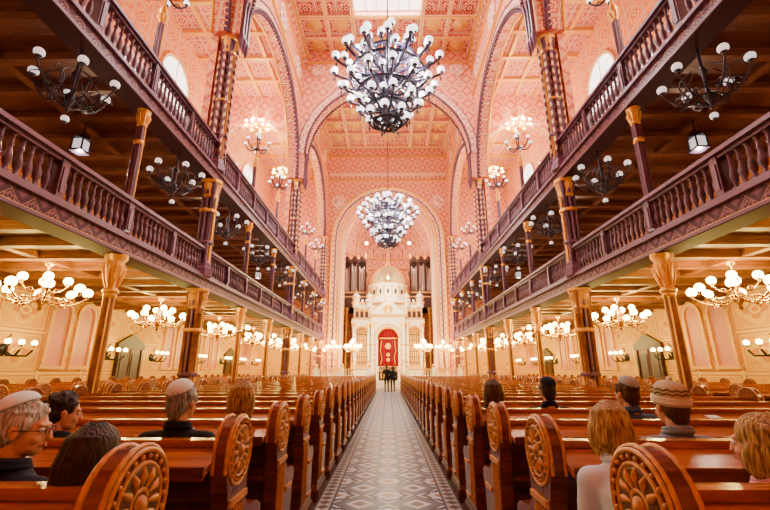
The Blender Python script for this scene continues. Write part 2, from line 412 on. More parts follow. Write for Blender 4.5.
for sx in (-1,1):
    r=.75
    mb.lathe([(r,0),(r,-.08),(r*.8,-.1),(r*.75,-.04),(r*.35,-.04),(r*.3,-.1),(0,-.12)],(sx*4.85,YE,Z(15.9)),20,2,axis='y')
    p0,p1=sorted((sx*(NX0+.4),sx*(OUT+.4)))
    mb.box((p0,YE,0),(p1,YE+.3,G1b),5); mb.box((p0,YE,G1b),(p1,YE+.3,SCZ+.2),0)
mb.obj('wall_front',['wallx','soff','band','gold','purple','yellowx','cream'])
mb=MB(); R=5.0; yc=YE+2.2
mb.lathe([(R,0),(R,Z(6.4)),(R,zs)],(0,yc,0),32,0,a0=0,a1=PI)
mb.lathe([(R*math.cos(a),R*math.sin(a)) for a in np.linspace(0,PI/2-.01,12)],(0,yc,zs),32,1,a0=0,a1=PI)
mb.box((-R-.1,YE+1.5,0),(-R,yc,zs+R),0); mb.box((R,YE+1.5,0),(R+.1,yc,zs+R),0)
for i in range(9):
    a=PI*i/8; mb.tube([(R*.985*math.cos(a)*math.cos(e),yc+R*.985*math.sin(a)*math.cos(e),zs+R*.985*math.sin(e)) for e in np.linspace(0,PI/2,12)],.06,5,2)
for z_ in (zs,Z(6.6),zs-1.2):
    mb.tube([(R*.985*math.cos(a),yc+R*.985*math.sin(a),z_) for a in np.linspace(0,PI,24)],.09,6,2)
for i in range(5):
    a=PI*(i+.5)/5; d=Vector((math.cos(a),math.sin(a),0)); t=Vector((-math.sin(a),math.cos(a),0)); c=Vector((0,yc,zs-1.9))+d*(R*.97)
    for rr,m_,o_ in ((.95,4,0),(.75,3,-.05)):
        pts=[c+d*o_+t*rr*math.cos(q)+Vector((0,0,rr*math.sin(q))) for q in np.linspace(0,2*PI,24)[:-1]]
        mb.add(pts,[tuple(range(len(pts)))],m_); mb.tube(pts,.06,5,2,closed=True)
mb.archwall('x',-5.1,5.1,zs,zs+5.2,4.2,YE+1.45,yc,0,0,zb=None,n=30)
mb.obj('wall_apse',['wallx','ceil2','gold','dark','band'],recalc=False)
# ------------------------------------------------------------------ windows and doors in the side walls
def arched_window(name,sx,y,zb,w,h,glass,fr='cream',mull=True,deep=.1):
    mb=MB(); r=w/2
    xg=sx*(OUT-.03)
    n=12; out=[(y-r,zb),(y+r,zb)]+[(y+r*math.cos(PI*i/n),zb+h-r+r*math.sin(PI*i/n)) for i in range(n+1)]
    a,b_=sorted((xg,sx*OUT)); mb.prism(out,a,b_,'x',0)
    xf0,xf1=sorted((sx*(OUT-deep),sx*(OUT+.02)))
    mb.ringband('y',y,zb+h-r,r,r+.13,xf0,xf1,1,14,zb=zb)
    mb.box((xf0,y-r-.18,zb-.12),(xf1,y+r+.18,zb),1)
    mb.arctube('y',y,zb+h-r,r+.15,sx*(OUT-deep),.03,2,14)
    if mull:
        x0,x1=sorted((sx*(OUT-.06),sx*(OUT-.02)))
        mb.box((x0,y-.02,zb),(x1,y+.02,zb+h-.02),2)
        for zz in np.arange(zb+.6,zb+h-r+.1,.6): mb.box((x0,y-r,zz-.015),(x1,y+r,zz+.015),2)
    mb.obj(name,[glass,fr,'goldp'])
wi=1
for sx in (-1,1):
    for yy in (2.6,10.4,14.1,15.3,21.4,22.6,26.0,27.2,32.7,33.9):
        arched_window('window_%d'%wi,sx,yy,1.55,.72,2.15,'glassp',fr='goldp',mull=False); wi+=1
    for yy in (6.5,18.2,29.9):
        arched_window('window_%d'%wi,sx,yy,Z(10.6),2.6,5.6,'glass'); wi+=1
        for dy in (-3.4,3.4):
            arched_window('window_%d'%wi,sx,yy+dy,Z(3.7),1.0,1.9,'glassp'); wi+=1
            arched_window('window_%d'%wi,sx,yy+dy,Z(9.0),1.2,4.6,'glass'); wi+=1
di=1
for sx in (-1,1):
    for yy in (6.5,18.2,29.9):
        mb=MB(); x0,x1=sorted((sx*(OUT-.1),sx*OUT))
        mb.box((x0,yy-.75,0),(x1,yy+.75,2.3),0)
        xa,xb=sorted((sx*(OUT-.16),sx*OUT))
        for d in (-.85,.75): mb.box((xa,yy+d,0),(xb,yy+d+.1,2.4),1)
        mb.box((xa,yy-.95,2.3),(xb,yy+.95,2.5),1)
        mb.prism([(yy-.95,2.5),(yy+.95,2.5),(yy,2.95)],xa,xb,'x',1)
        xa,xb=sorted((sx*(OUT-.13),sx*OUT))
        for d in (-.38,.38):
            for z0,z1 in ((.2,.95),(1.1,2.1)): mb.box((xa,yy+d-.25,z0),(xb,yy+d+.25,z1),2)
        mb.box((xa,yy-.015,0),(xb,yy+.015,2.3),2)
        mb.sphere((sx*(OUT-.17),yy-.08,1.05),.035,8,6,3); mb.sphere((sx*(OUT-.17),yy+.08,1.05),.035,8,6,3)
        mb.obj('door_%d'%di,['brown','dark','dark','brass']); di+=1
# ------------------------------------------------------------------ galleries
bal_prof=[(.055,0),(.055,.05),(.03,.07),(.028,.12),(.055,.22),(.06,.3),(.035,.42),(.028,.5),(.045,.53),(.028,.56),(.03,.68),(.05,.72)]
def gallery(name,sx,b,t,rt):
    mb=MB()
    def bx(xa,xb,ya,yb,za,zb,m):
        x0,x1=sorted((sx*xa,sx*xb)); mb.box((x0,ya,za),(x1,yb,zb),m)
    y0,y1=YB,YE
    bx(NX0-.1,OUT,y0,y1,b+.16,t,1)
    bx(NX0-.16,NX0+.3,y0,y1,b+.03,t-.02,2)
    bx(NX0-.24,NX0+.3,y0,y1,t-.06,t+.03,3)
    bx(NX0-.22,NX0-.12,y0,y1,b,b+.06,3)
    bx(NX0-.215,NX0+.3,y0,y1,b-.02,b+.055,6)
    bx(NX0-.18,NX0-.15,y0,y1,b+.06,b+.085,4)
    for yy in np.arange(-2.9,YE,BAY/4):
        bx(NX0+.3,OUT,yy-.09,yy+.09,b-.02,b+.17,5)
    for xx in (8,9.8): bx(xx-.1,xx+.1,y0,y1,b+.0,b+.17,5)
    bx(NX0-.2,NX0+.12,y0,y1,rt-.08,rt,3)
    bx(NX0-.13,NX0+.05,y0,y1,rt-.15,rt-.08,0)
    bx(NX0-.16,NX0+.08,y0,y1,t+.03,t+.10,3)
    h=(rt-.15)-(t+.1); k=h/.72
    for yy in np.arange(YB+.1,YE-.05,.185):
        ph=((yy-BIG[0])/(BAY/2))%1
        if ph<.06 or ph>.94: continue
        mb.lathe([(r*1.15,z*k) for r,z in bal_prof],(sx*(NX0-.04),yy,t+.1),7,0)
    for yy in np.arange(BIG[0]-BAY/2*2,YE,BAY/2):
        bx(NX0-.15,NX0+.07,yy-.085,yy+.085,t,rt-.08,0)
        bx(NX0-.17,NX0+.0,yy-.045,yy+.045,t+.2,rt-.25,3)
    mb.obj(name,['purple','brown','fascia','purple2','goldp','soffwood' if b<5 else 'brown','under'])
for sx in (-1,1):
    gallery('gallery_balcony',sx,G1b,G1t,G1r); gallery('gallery_balcony',sx,G2b,G2t,G2r)
# ------------------------------------------------------------------ columns
def slimcol():
    mb=MB()
    def shaft(z0,z1,r,cs=1.0,ch=1.0,m0=0):
        mb.lathe([(r*1.9,z0),(r*1.9,z0+.12),(r*1.4,z0+.18),(r*1.5,z0+.24),(r*1.05,z0+.32),(r,z0+.5),(r*.92,z1-.7*ch)],(0,0,0),8,m0,smooth=False)
        mb.lathe([(r*.92,z1-.78*ch),(r*1.3*cs,z1-.74*ch),(r*1.3*cs,z1-.68*ch),(r*1.0,z1-.64*ch),(r*1.1*cs,z1-.5*ch),(r*1.45*cs,z1-.25*ch),(r*1.6*cs,z1-.2*ch),(r*1.35*cs,z1-.16*ch),(r*1.85*cs,z1-.08*ch),(r*1.85*cs,z1)],(0,0,0),12,1)
        for i in range(8):
            a=PI*i/4
            mb.tube([(r*.95*math.cos(a),r*.95*math.sin(a),z1-.66*ch),(r*1.3*cs*math.cos(a),r*1.3*cs*math.sin(a),z1-.5*ch),(r*1.8*cs*math.cos(a),r*1.8*cs*math.sin(a),z1-.3*ch),(r*1.7*cs*math.cos(a),r*1.7*cs*math.sin(a),z1-.22*ch)],[.016,.026,.022,.01],5,1)
        n=int((z1-z0-1.4)/.9)
        for i in range(n):
            zz=z0+.7+i*(z1-z0-1.6)/max(1,n-1)
            mb.lathe([(r,zz-.06),(r*1.25,zz-.03),(r*1.25,zz+.03),(r,zz+.06)],(0,0,0),8,1 if i%2 else 2)
        for i in range(4):
            a=PI/4+PI*i/2
            mb.tube([(r*1.0*math.cos(a),r*1.0*math.sin(a),z0+.45),(r*.95*math.cos(a),r*.95*math.sin(a),z1-.8*ch)],.018,5,1 if (i==0 or m0) else 2)
    shaft(0,G1b,.105,1.15,1.15,3); shaft(G1t,G2b,.095,.9,.6); shaft(G2t,Z(9.2),.075,.85,.5)
    mb.lathe([(.05,Z(9.2)),(.1,Z(9.25)),(.05,Z(9.35)),(.03,Z(9.6))],(0,0,0),8,1)
    return mb.mesh('arcade_column',['purple','gold','purple2','bronze'])
SC=slimcol()
def bigcol():
    mb=MB(); K=.74
    def L(p,*a,**k): mb.lathe([(r*K,z) for r,z in p],*a,**k)
    def seg(z0,z1,cm,sm):
        L([(.46,z0),(.46,z0+.25),(.40,z0+.3),(.40,z0+.4),(.3,z0+.5)],(0,0,0),8,3,smooth=False)
        mb.box((-.2*K,-.2*K,z0),(.2*K,.2*K,z1-.1),cm)
        for i in range(4):
            a=PI/4+PI*i/2; x,y=.27*K*math.cos(a),.27*K*math.sin(a)
            L([(.15,z0+.4),(.13,z0+.5),(.10,z0+.6),(.10,z1-.8),(.14,z1-.75),(.10,z1-.68),(.12,z1-.5),(.17,z1-.2),(.18,z1-.1)],(x,y,0),8,sm)
        for i in range(4):
            a=PI*i/2; x,y=.27*K*math.cos(a),.27*K*math.sin(a)
            L([(.09,z0+.4),(.065,z0+.6),(.065,z1-.8),(.12,z1-.1)],(x,y,0),7,3 if i%2 else 2)
        n=max(2,int((z1-z0)/1.1))
        for i in range(1,n):
            zz=z0+i*(z1-z0)/n
            L([(.36,zz-.06),(.40,zz-.03),(.40,zz+.03),(.36,zz+.06)],(0,0,0),8,3 if i%2 else 2,smooth=False)
        L([(.34,z1-.65),(.38,z1-.6),(.34,z1-.52),(.36,z1-.4),(.44,z1-.2),(.40,z1-.16),(.48,z1-.08),(.48,z1)],(0,0,0),8,2,smooth=False)
    seg(0,G1b,4,4); seg(G1t,G2b,0,0); seg(G2t,ASP,1,0)
    for i in range(8):
        a=PI*i/4
        mb.tube([(.31*math.cos(a),.31*math.sin(a),z) for z in np.linspace(G2t+.5,ASP-.7,3)],.045,6,1)
    return mb.mesh('arcade_pillar',['purple','zig','gold','purple2','bronze'])
BC=bigcol()
def arm(mb,a,r,z0,z1,rad,mat,drop=.25):
    c,s=math.cos(a),math.sin(a)
    pts=[(.06*c,.06*s,z0)]
    for t in (.25,.5,.75,1): 
        rr=.06+(r-.06)*t; zz=z0+(z1-z0)*t**2 - drop*math.sin(PI*t)
        pts.append((rr*c,rr*s,zz))
    mb.tube(pts,rad,5,mat)
    sc=[]
    for i in range(9):
        q=i/8*1.6*PI; w=.18*r*(1-i/12)
        rr=r*.55+w*math.cos(q); sc.append((rr*c,rr*s,(z0+z1)/2-drop*.9-.02+w*math.sin(q)))
    mb.tube(sc,rad*.7,4,mat)
def globe(mb,p,r,mat,cup):
    mb.lathe([(.02,-r*1.5),(r*.35,-r*1.25),(r*.3,-r*1.05),(r*.7,-r*.8)],p,8,cup)
    mb.sphere(p,r,12,8,mat)
def candelabra():
    mb=MB()
    mb.lathe([(.02,0),(.04,.1),(.08,.2),(.03,.3),(.03,.6),(.07,.7),(.02,.8)],(0,0,0),8,0)
    for i in range(6):
        a=2*PI*i/6; arm(mb,a,.55,.2,.35,.028,0,.15); globe(mb,(.55*math.cos(a),.55*math.sin(a),.48),.08,1,0)
    globe(mb,(0,0,.93),.085,1,0)
    return mb.mesh('column_candelabra',['iron','globe'])
CM=candelabra()
for sx in (-1,1):
    for yy in SLIM:
        place(SC,'arcade_column',(sx*(NX0-.02),yy,0))
        place(CM,'column_candelabra',(sx*(NX0-.02),yy,Z(9.55)))
    for yy in BIG: place(BC,'arcade_pillar',(sx*(NX0-.04),yy,0))
# ------------------------------------------------------------------ chandeliers
def nave_chandelier():
    mb=MB()
    mb.lathe([(0,-2.2),(.10,-2.1),(.05,-1.95),(.22,-1.75),(.30,-1.55),(.12,-1.35),(.12,-1.0),(.34,-.8),(.4,-.5),(.15,-.3),(.12,.3),(.3,.5),(.34,.8),(.12,1.0),(.1,1.3),(.2,1.5),(.06,1.7),(.03,2.3)],(0,0,0),14,0)
    tiers=[(.75,-1.6,7,.1),(1.15,-1.05,9,0),(1.65,-.35,12,.2),(2.1,.45,16,0),(1.7,1.05,12,.15),(.95,1.5,7,.3)]
    for r,z,n,ph in tiers:
        for i in range(n):
            a=2*PI*(i+ph)/n
            arm(mb,a,r,z-.35,z-.18,.052,0,.22)
            globe(mb,(r*math.cos(a),r*math.sin(a),z),.155,1,0)
            if i%2==0: 
                a2=a+PI/n; globe(mb,(r*.72*math.cos(a2),r*.72*math.sin(a2),z+.12),.135,1,0)
                mb.tube([(.1*math.cos(a2),.1*math.sin(a2),z-.35),(r*.5*math.cos(a2),r*.5*math.sin(a2),z-.3),(r*.72*math.cos(a2),r*.72*math.sin(a2),z-.05)],.038,5,0)
            mb.lathe([(.0,-.30),(.05,-.22),(.02,-.12),(.03,0)],(r*.98*math.cos(a),r*.98*math.sin(a),z-.2),6,0)
        mb.tube([(r*.7*math.cos(q),r*.7*math.sin(q),z-.34) for q in np.linspace(0,2*PI,25)[:-1]],.06,5,0,closed=True)
    mb.tube([(0,0,2.2),(0,0,11.1)],.025,6,0)
    return mb.mesh('nave_chandelier',['iron','globe'])
NC=nave_chandelier()
for (yy,zz) in ((13.2,10.9),(26.5,10.3)):
    o=place(NC,'nave_chandelier',(0,yy,Z(zz)))
    for i in range(4):
        a=2*PI*i/4+.4
        point('bulb_%d'%i,(1.35*math.cos(a),1.35*math.sin(a),.15),1350,(1,.87,.77),.13,o)
def lower_chandelier():
    mb=MB()
    mb.lathe([(0,-.42),(.05,-.38),(.03,-.3),(.12,-.2),(.16,-.08),(.06,.02),(.05,.2),(.1,.28),(.04,.36),(.02,.45),(.02,.62),(.1,.66),(.12,.72)],(0,0,0),12,0)
    for i in range(8):
        a=2*PI*i/8; arm(mb,a,.85,-.12,-.05,.022,0,.16); globe(mb,(.85*math.cos(a),.85*math.sin(a),.10),.11,1,0)
    for i in range(4):
        a=2*PI*(i+.5)/4; arm(mb,a,.42,.1,.2,.018,0,.08); globe(mb,(.42*math.cos(a),.42*math.sin(a),.34),.10,1,0)
    mb.tube([(.5*math.cos(q),.5*math.sin(q),-.16) for q in np.linspace(0,2*PI,21)[:-1]],.02,5,0,closed=True)
    return mb.mesh('brass_chandelier',['brass','globew'])
LC=lower_chandelier()
for sx in (-1,1):
    for yy in (4.3,9.2,14.1,19.2,24.3,29.0,33.4):
        o=place(LC,'brass_chandelier',(sx*8.05,yy,G1b-.72))
        for i in range(2):
            point('bulb_%d'%i,((.62 if i else -.62),0,.02),145,(1,.68,.16),.1,o)
def iron_chandelier():
    mb=MB()
    mb.lathe([(0,-.55),(.04,-.5),(.02,-.42),(.08,-.3),(.10,-.2),(.03,-.1),(.03,.2),(.08,.3),(.03,.4),(.02,.9)],(0,0,0),10,0)
    for i in range(6):
        a=2*PI*i/6+.3; arm(mb,a,.68,-.18,.08,.018,0,.2); globe(mb,(.68*math.cos(a),.68*math.sin(a),.24),.09,1,0)
    for i in range(6):
        a=2*PI*i/6+.8; 
        pts=[((.05+.4*math.sin(t*PI*.9))*math.cos(a),(.05+.4*math.sin(t*PI*.9))*math.sin(a),-.45+t*.8) for t in np.linspace(0,1,8)]
        mb.tube(pts,.014,4,0)
        sc=[((.5+.16*math.cos(q))*math.cos(a),(.5+.16*math.cos(q))*math.sin(a),-.05+.16*math.sin(q)) for q in np.linspace(0,5,9)]
        mb.tube(sc,.012,4,0)
    mb.tube([(.36*math.cos(q),.36*math.sin(q),-.22) for q in np.linspace(0,2*PI,17)[:-1]],.016,5,0,closed=True)
    globe(mb,(0,0,-.68),.07,1,0)
    return mb.mesh('iron_chandelier',['iron','globedim'])
IC=iron_chandelier()
for sx in (-1,1):
    for k in range(9):
        yy=BIG[0]+BAY*(k+1.5)
        if yy>35: break
        place(IC,'iron_chandelier',(sx*(NX0+.10),yy,G2b-.9))
for sx in (-1,1):
    for yy in (6.5,23.3,30.0):
        o=place(LC,'brass_chandelier',(sx*8.7,yy,Z(15.6))); 
        o.scale=(.9,.9,.9)
        mb=MB(); mb.tube([(0,0,.7),(0,0,(SCZ-Z(15.6))/.9)],.02,6,0); mb.obj('rod',['brass'],parent=o)
        point('bulb',(.0,-.6,.05),500,(1,.80,.66),.1,o)
    for yy in (2.5,9.0,16,23.5,31):
        mb=MB()
        mb.box((-.12,-.12,-.3),(.12,.12,-.02),1)
        for a,b_ in ((-1,-1),(-1,1),(1,-1),(1,1)): mb.box((a*.13-.015,b_*.13-.015,-.33),(a*.13+.015,b_*.13+.015,0),0)
        mb.box((-.16,-.16,-.36),(.16,.16,-.31),0); mb.lathe([(.22,0),(.12,.12),(.03,.16),(.02,.5)],(0,0,0),4,0,smooth=False)
        o=mb.obj('square_lantern',['iron','globedim'],(sx*7.8,yy,G2b-.5))
        point('bulb',(0,0,-.45),140,(1,.66,.40),.06,o)
    for yy in (6.5,18.2,29.9):
        o=place(CM,'column_candelabra',(sx*8.2,yy,Z(9.5)))
        mb=MB(); mb.tube([(0,0,0),(0,0,G2t-Z(9.5))],.03,6,0); mb.lathe([(.2,G2t-Z(9.5)),(.06,G2t-Z(9.5)+.15)],(0,0,0),8,0); mb.obj('post',['iron'],parent=o)
        point('bulb',(0,-.0,1.25),700,(1,.80,.66),.1,o)
        point('bulb_low',(.25,.25,.75),150,(1,.78,.6),.1,o)
def sconce():
    mb=MB()
    mb.lathe([(.12,0),(.1,.03),(.04,.05),(.0,.06)],(0,0,0),10,0,axis='x')
    for a in (-.3,0,.3):
        mb.tube([(0,0,0),(.12,a*.4,-.12),(.28,a*.9,-.12),(.36,a,.0)],.022,5,0); globe(mb,(.36,a,.14),.055,1,0)
    mb.tube([(.05,0,0),(.15,0,.12),(.05,0,.22),(.12,0,.3)],.018,5,0)
    return mb.mesh('wall_sconce',['iron','globew'])
WS=sconce()
for yy in (12.2,16.7,20.0,24.4,28.4,31.3,35):
    a=place(WS,'wall_sconce',(-OUT,yy,2.0)); b=place(WS,'wall_sconce',(OUT,yy,2.0),(0,0,PI)); a.scale=b.scale=(1.5,1.5,1.5)
def colsconce():
    mb=MB()
    for s_ in (-1,1):
        mb.tube([(0,0,0),(s_*.15,0,-.1),(s_*.3,0,-.08),(s_*.34,0,.02)],.018,5,0); globe(mb,(s_*.34,0,.14),.10,1,0)
    mb.lathe([(.14,-.05),(.16,0),(.14,.05)],(0,0,0),10,0)
    return mb.mesh('column_sconce',['brass','globew'])
CS=colsconce()
for sx in (-1,1):
    for yy in (16.3,20.2,24.1,28,31.9,35.8):
        o=place(CS,'column_sconce',(sx*(NX0-.02),yy,2.9)); o.scale=(1.3,1.3,1.3) if yy in BIG else (1,1,1)
# ------------------------------------------------------------------ pews
def pew(W):
    mb=MB(); zc,R=.985,.175; yc=-.03; T=.085
    prof=[(-.19,0),(-.19,.10),(-.15,.16),(-.135,.40),(-.14,.70),(-.165,.80),(-.205,.9)]
    for i in range(15):
        a=math.radians(190-200*i/14); prof.append((yc+R*math.cos(a),zc+R*math.sin(a)))
    prof+=[(.12,.80),(.12,.72),(.18,.66),(.36,.64),(.43,.60),(.43,.54),(.38,.50),(.36,.2),(.40,.12),(.40,0)]
    for x0,x1,outs in ((0,T,-1),(W-T,W,1)):
        mb.prism(prof,x0,x1,'x',0)
        xf=x0 if outs<0 else x1
        mb.tube([(xf,yc+R*.93*math.cos(a),zc+R*.93*math.sin(a)) for a in np.linspace(0,2*PI,33)[:-1]],.010,6,2,closed=True)
        mb.tube([(xf,yc+.122*math.cos(a),zc+.122*math.sin(a)) for a in np.linspace(0,2*PI,25)[:-1]],.009,6,2,closed=True)
        mb.lathe([(.115,0),(.115,.004*outs),(.105,.004*outs),(.10,.004*outs)],(xf,yc,zc),20,3,axis='x')
        mb.tube([(xf,yc+.045*math.cos(a),zc+.045*math.sin(a)) for a in np.linspace(0,2*PI,17)[:-1]],.008,6,2,closed=True)
        mb.lathe([(.032,0),(.026,.014*outs),(.0,.022*outs)],(xf,yc,zc),12,2,axis='x')
        for i in range(12):
            a=2*PI*i/12; mb.tube([(xf,yc+.052*math.cos(a),zc+.052*math.sin(a)),(xf+.006*outs,yc+.085*math.cos(a),zc+.085*math.sin(a)),(xf,yc+.112*math.cos(a),zc+.112*math.sin(a))],[.006,.014,.006],6,2)
        for i in range(22):
            a=2*PI*i/22; mb.sphere((xf+.004*outs,yc+.143*math.cos(a),zc+.143*math.sin(a)),.009,5,4,2)
        for yy in (-.10,-.06,-.02,.02,.06):
            mb.tube([(xf,yy,.20),(xf,yy,.72)],.009,5,2)
        mb.box((min(xf,xf+.015*outs),-.14,.74),(max(xf,xf+.015*outs),.10,.77),2)
        mb.box((min(xf,xf+.02*outs),-.18,.02),(max(xf,xf+.02*outs),.39,.12),3)
        mb.box((min(xf,xf+.012*outs),.15,.2),(max(xf,xf+.012*outs),.33,.23),2); mb.box((min(xf,xf+.012*outs),.15,.5),(max(xf,xf+.012*outs),.33,.53),2)
        e=[p for p in prof[6:23]]
        for xe in (x0+.010,x1-.010): mb.tube([(xe,p[0],p[1]) for p in e],.010,5,2)
    a,b_=T,W-T
    mb.box((a,-.02,.06),(b_,.02,1.0),0)
    mb.box((a,-.04,1.0),(b_,.045,1.035),1)
    mb.prism([(-.28,.935),(-.02,1.0),(-.02,.97),(-.28,.905)],a,b_,'x',1)
    mb.box((a,-.295,.895),(b_,-.275,.952),0)
    mb.box((a,-.22,.66),(b_,-.02,.685),0)
    mb.box((a,-.05,.06),(b_,-.02,.16),0); mb.box((a,-.045,.58),(b_,-.02,.66),0)
    n=max(2,round((b_-a)/.62))
    for i in range(n+1):
        x=a+(b_-a)*i/n
        mb.box((x-.04,-.045,.06),(x+.04,-.02,.9),0)
        if 0<i<n: mb.prism([(-.27,.9),(-.02,.9),(-.02,.70),(-.10,.74)],x-.015,x+.015,'x',0)
        if i<n: mb.box((x+.28,-.25,.9435),(x+.33,-.22,.949),2)
    mb.box((a,.0,.42),(b_,.40,.455),1); mb.box((a,.34,.34),(b_,.37,.42),0)
    for i in range(1,n,2):
        x=a+(b_-a)*i/n; mb.box((x-.02,.02,0),(x+.02,.36,.42),0)
    mb.box((a,-.06,0),(b_,-.02,.08),0)
    return mb.mesh('wooden_pew',['pew','pewl','pewg','pewd'],True)
PW=pew(4.4); PS=pew(4.3)
ROW0=1.48-.93; PIT=.93
rows=[ROW0+PIT*k for k in range(30)]
for yy in rows:
    place(PW,'wooden_pew',(.80,yy,0)); place(PW,'wooden_pew',(-.80-4.4,yy,0))
for k in range(34):
    yy=ROW0+PIT*k+1.0
    if yy>33: break
    place(PS,'wooden_pew',(6.55,yy,0)); place(PS,'wooden_pew',(-6.55-4.3,yy,0))
for (x,k,r) in ((-1.12,1,.2),(-1.9,2,-.3),(1.6,1,.1),(2.3,2,-.2),(1.2,3,.3),(-1.5,3,0),(-3.0,3,.1),(3.1,4,.2),(-2.6,5,.1),(2.4,6,.1)):
    mb=MB(); mb.box((-.055,-.04,0),(.055,.04,.004),0); mb.box((-.05,-.036,.004),(.05,.036,.006),0)
    mb.obj('paper_card',['paper'],(x,rows[k]-.14,.9715),(math.atan2(.065,.26),0,0))
# ------------------------------------------------------------------ bimah, ark, organ
mb=MB()
for i in range(4): mb.box((-5.4,29.6+i*.35,i*.16),(5.4,YE-.2,(i+1)*.16),0)
mb.obj('bimah_platform',['white'])
mb=MB()
for sx in (-1,1):
    for xx in np.arange(1.6,5.4,.22): mb.lathe([(r*1.1,z) for r,z in bal_prof],(sx*xx,31.0,.70),8,0)
    x0,x1=sorted((sx*1.45,sx*5.4)); mb.box((x0,30.9,.64),(x1,31.1,.70),1); mb.box((x0,30.88,1.42),(x1,31.12,1.52),1)
    for xx in (1.4,3.4,5.35):
        mb.box((sx*xx-.13,30.87,.64),(sx*xx+.13,31.13,1.6),0); mb.sphere((sx*xx,31,1.72),.13,10,6,1)
mb.obj('bimah_balustrade',['white','gold'])
mb=MB()
mb.box((-.9,32.2,1.3),(.9,33.1,1.4),1); mb.box((-.75,32.3,.65),(.75,33.0,1.3),0); mb.box((-.6,32.26,.8),(.6,32.3,1.2),2)
mb.prism([(32.25,1.4),(33.0,1.4),(33.0,1.65)],-.7,.7,'x',3)
mb.obj('reading_table',['dark','gold','goldp','dark'])
for sx in (-1,1):
    for xx,yy in ((2.6,30.53),(4.6,34.5),(3.1,34.8)):
        mb=MB(); zb=.48 if yy<31 else .64
        mb.lathe([(.28,0),(.28,.08),(.14,.2),(.07,.35),(.05,.6),(.09,.9),(.05,1.0),(.04,2.2),(.1,2.3),(.03,2.45),(.03,2.9)],(0,0,0),10,0)
        for i in range(6):
            a=2*PI*i/6; arm(mb,a,.55,2.3,2.5,.025,0,.1); globe(mb,(.55*math.cos(a),.55*math.sin(a),2.66),.12,1,0)
        globe(mb,(0,0,3.05),.14,1,0)
        o=mb.obj('lamp_standard',['brass','globew'],(sx*xx,yy,zb)); point('bulb',(0,-.35,2.9),420,(1,.76,.34),.1,o)
mb=MB(); yf=37.3; z0=.64
W_,G_,P_,C_,D_,L_=0,1,2,3,4,5
mb.box((-3.3,yf-1.2,0),(3.3,yf+2.4,z0-.02),W_)
for i in range(4): mb.box((-1.7+i*.08,yf-1.0+i*.25,z0+i*.14-.02),(1.7-i*.08,yf+.4,z0+(i+1)*.14),W_)
mb.box((-3.3,yf,z0),(3.3,yf+2.4,z0+1.0),W_)
mb.box((-3.4,yf-.08,z0+1.0),(3.4,yf+2.4,z0+1.12),G_)
zc=Z(6.0)
mb.box((-3.2,yf+.5,z0+1.1),(3.2,yf+2.3,zc),W_)
def portal(cx,w,zb,zs_,r,y,depth,m1,m2,top=.55):
    mb.archwall('x',cx-w,cx+w,zs_,zs_+r+top,r,y,y+depth,m1,m2,zb=zb,n=18)
    mb.ringband('x',cx,zs_,r,r+.14,y-.06,y,G_,18)
portal(0,1.55,z0+.5,Z(2.75),.92,yf-.25,.75,W_,G_,1.1)
mb.ringband('x',0,Z(2.75),1.2,1.32,yf-.29,yf-.25,G_,20)
for sx in (-1,1):
    for zz in np.arange(z0+.8,Z(2.6),.42): mb.cbox((sx*1.25,yf-.27,zz),(.26,.06,.26),G_)
mb.box((-1.65,yf-.35,Z(4.75)),(1.65,yf+.5,Z(4.95)),G_)
mb.prism([(-1.7,Z(4.95)),(1.7,Z(4.95)),(1.2,Z(5.5)),(.5,Z(6.0)),(0,Z(6.5)),(-.5,Z(6.0)),(-1.2,Z(5.5))],yf-.3,yf+.5,'y',W_)
mb.tube([(-1.7,yf-.3,Z(4.95)),(-1.2,yf-.3,Z(5.5)),(-.5,yf-.3,Z(6.0)),(0,yf-.3,Z(6.5)),(.5,yf-.3,Z(6.0)),(1.2,yf-.3,Z(5.5)),(1.7,yf-.3,Z(4.95))],.07,6,G_)
mb.lathe([(.42,0),(.42,-.06),(.3,-.08),(.28,-.02),(0,-.03)],(0,yf-.3,Z(5.45)),18,G_,axis='y')
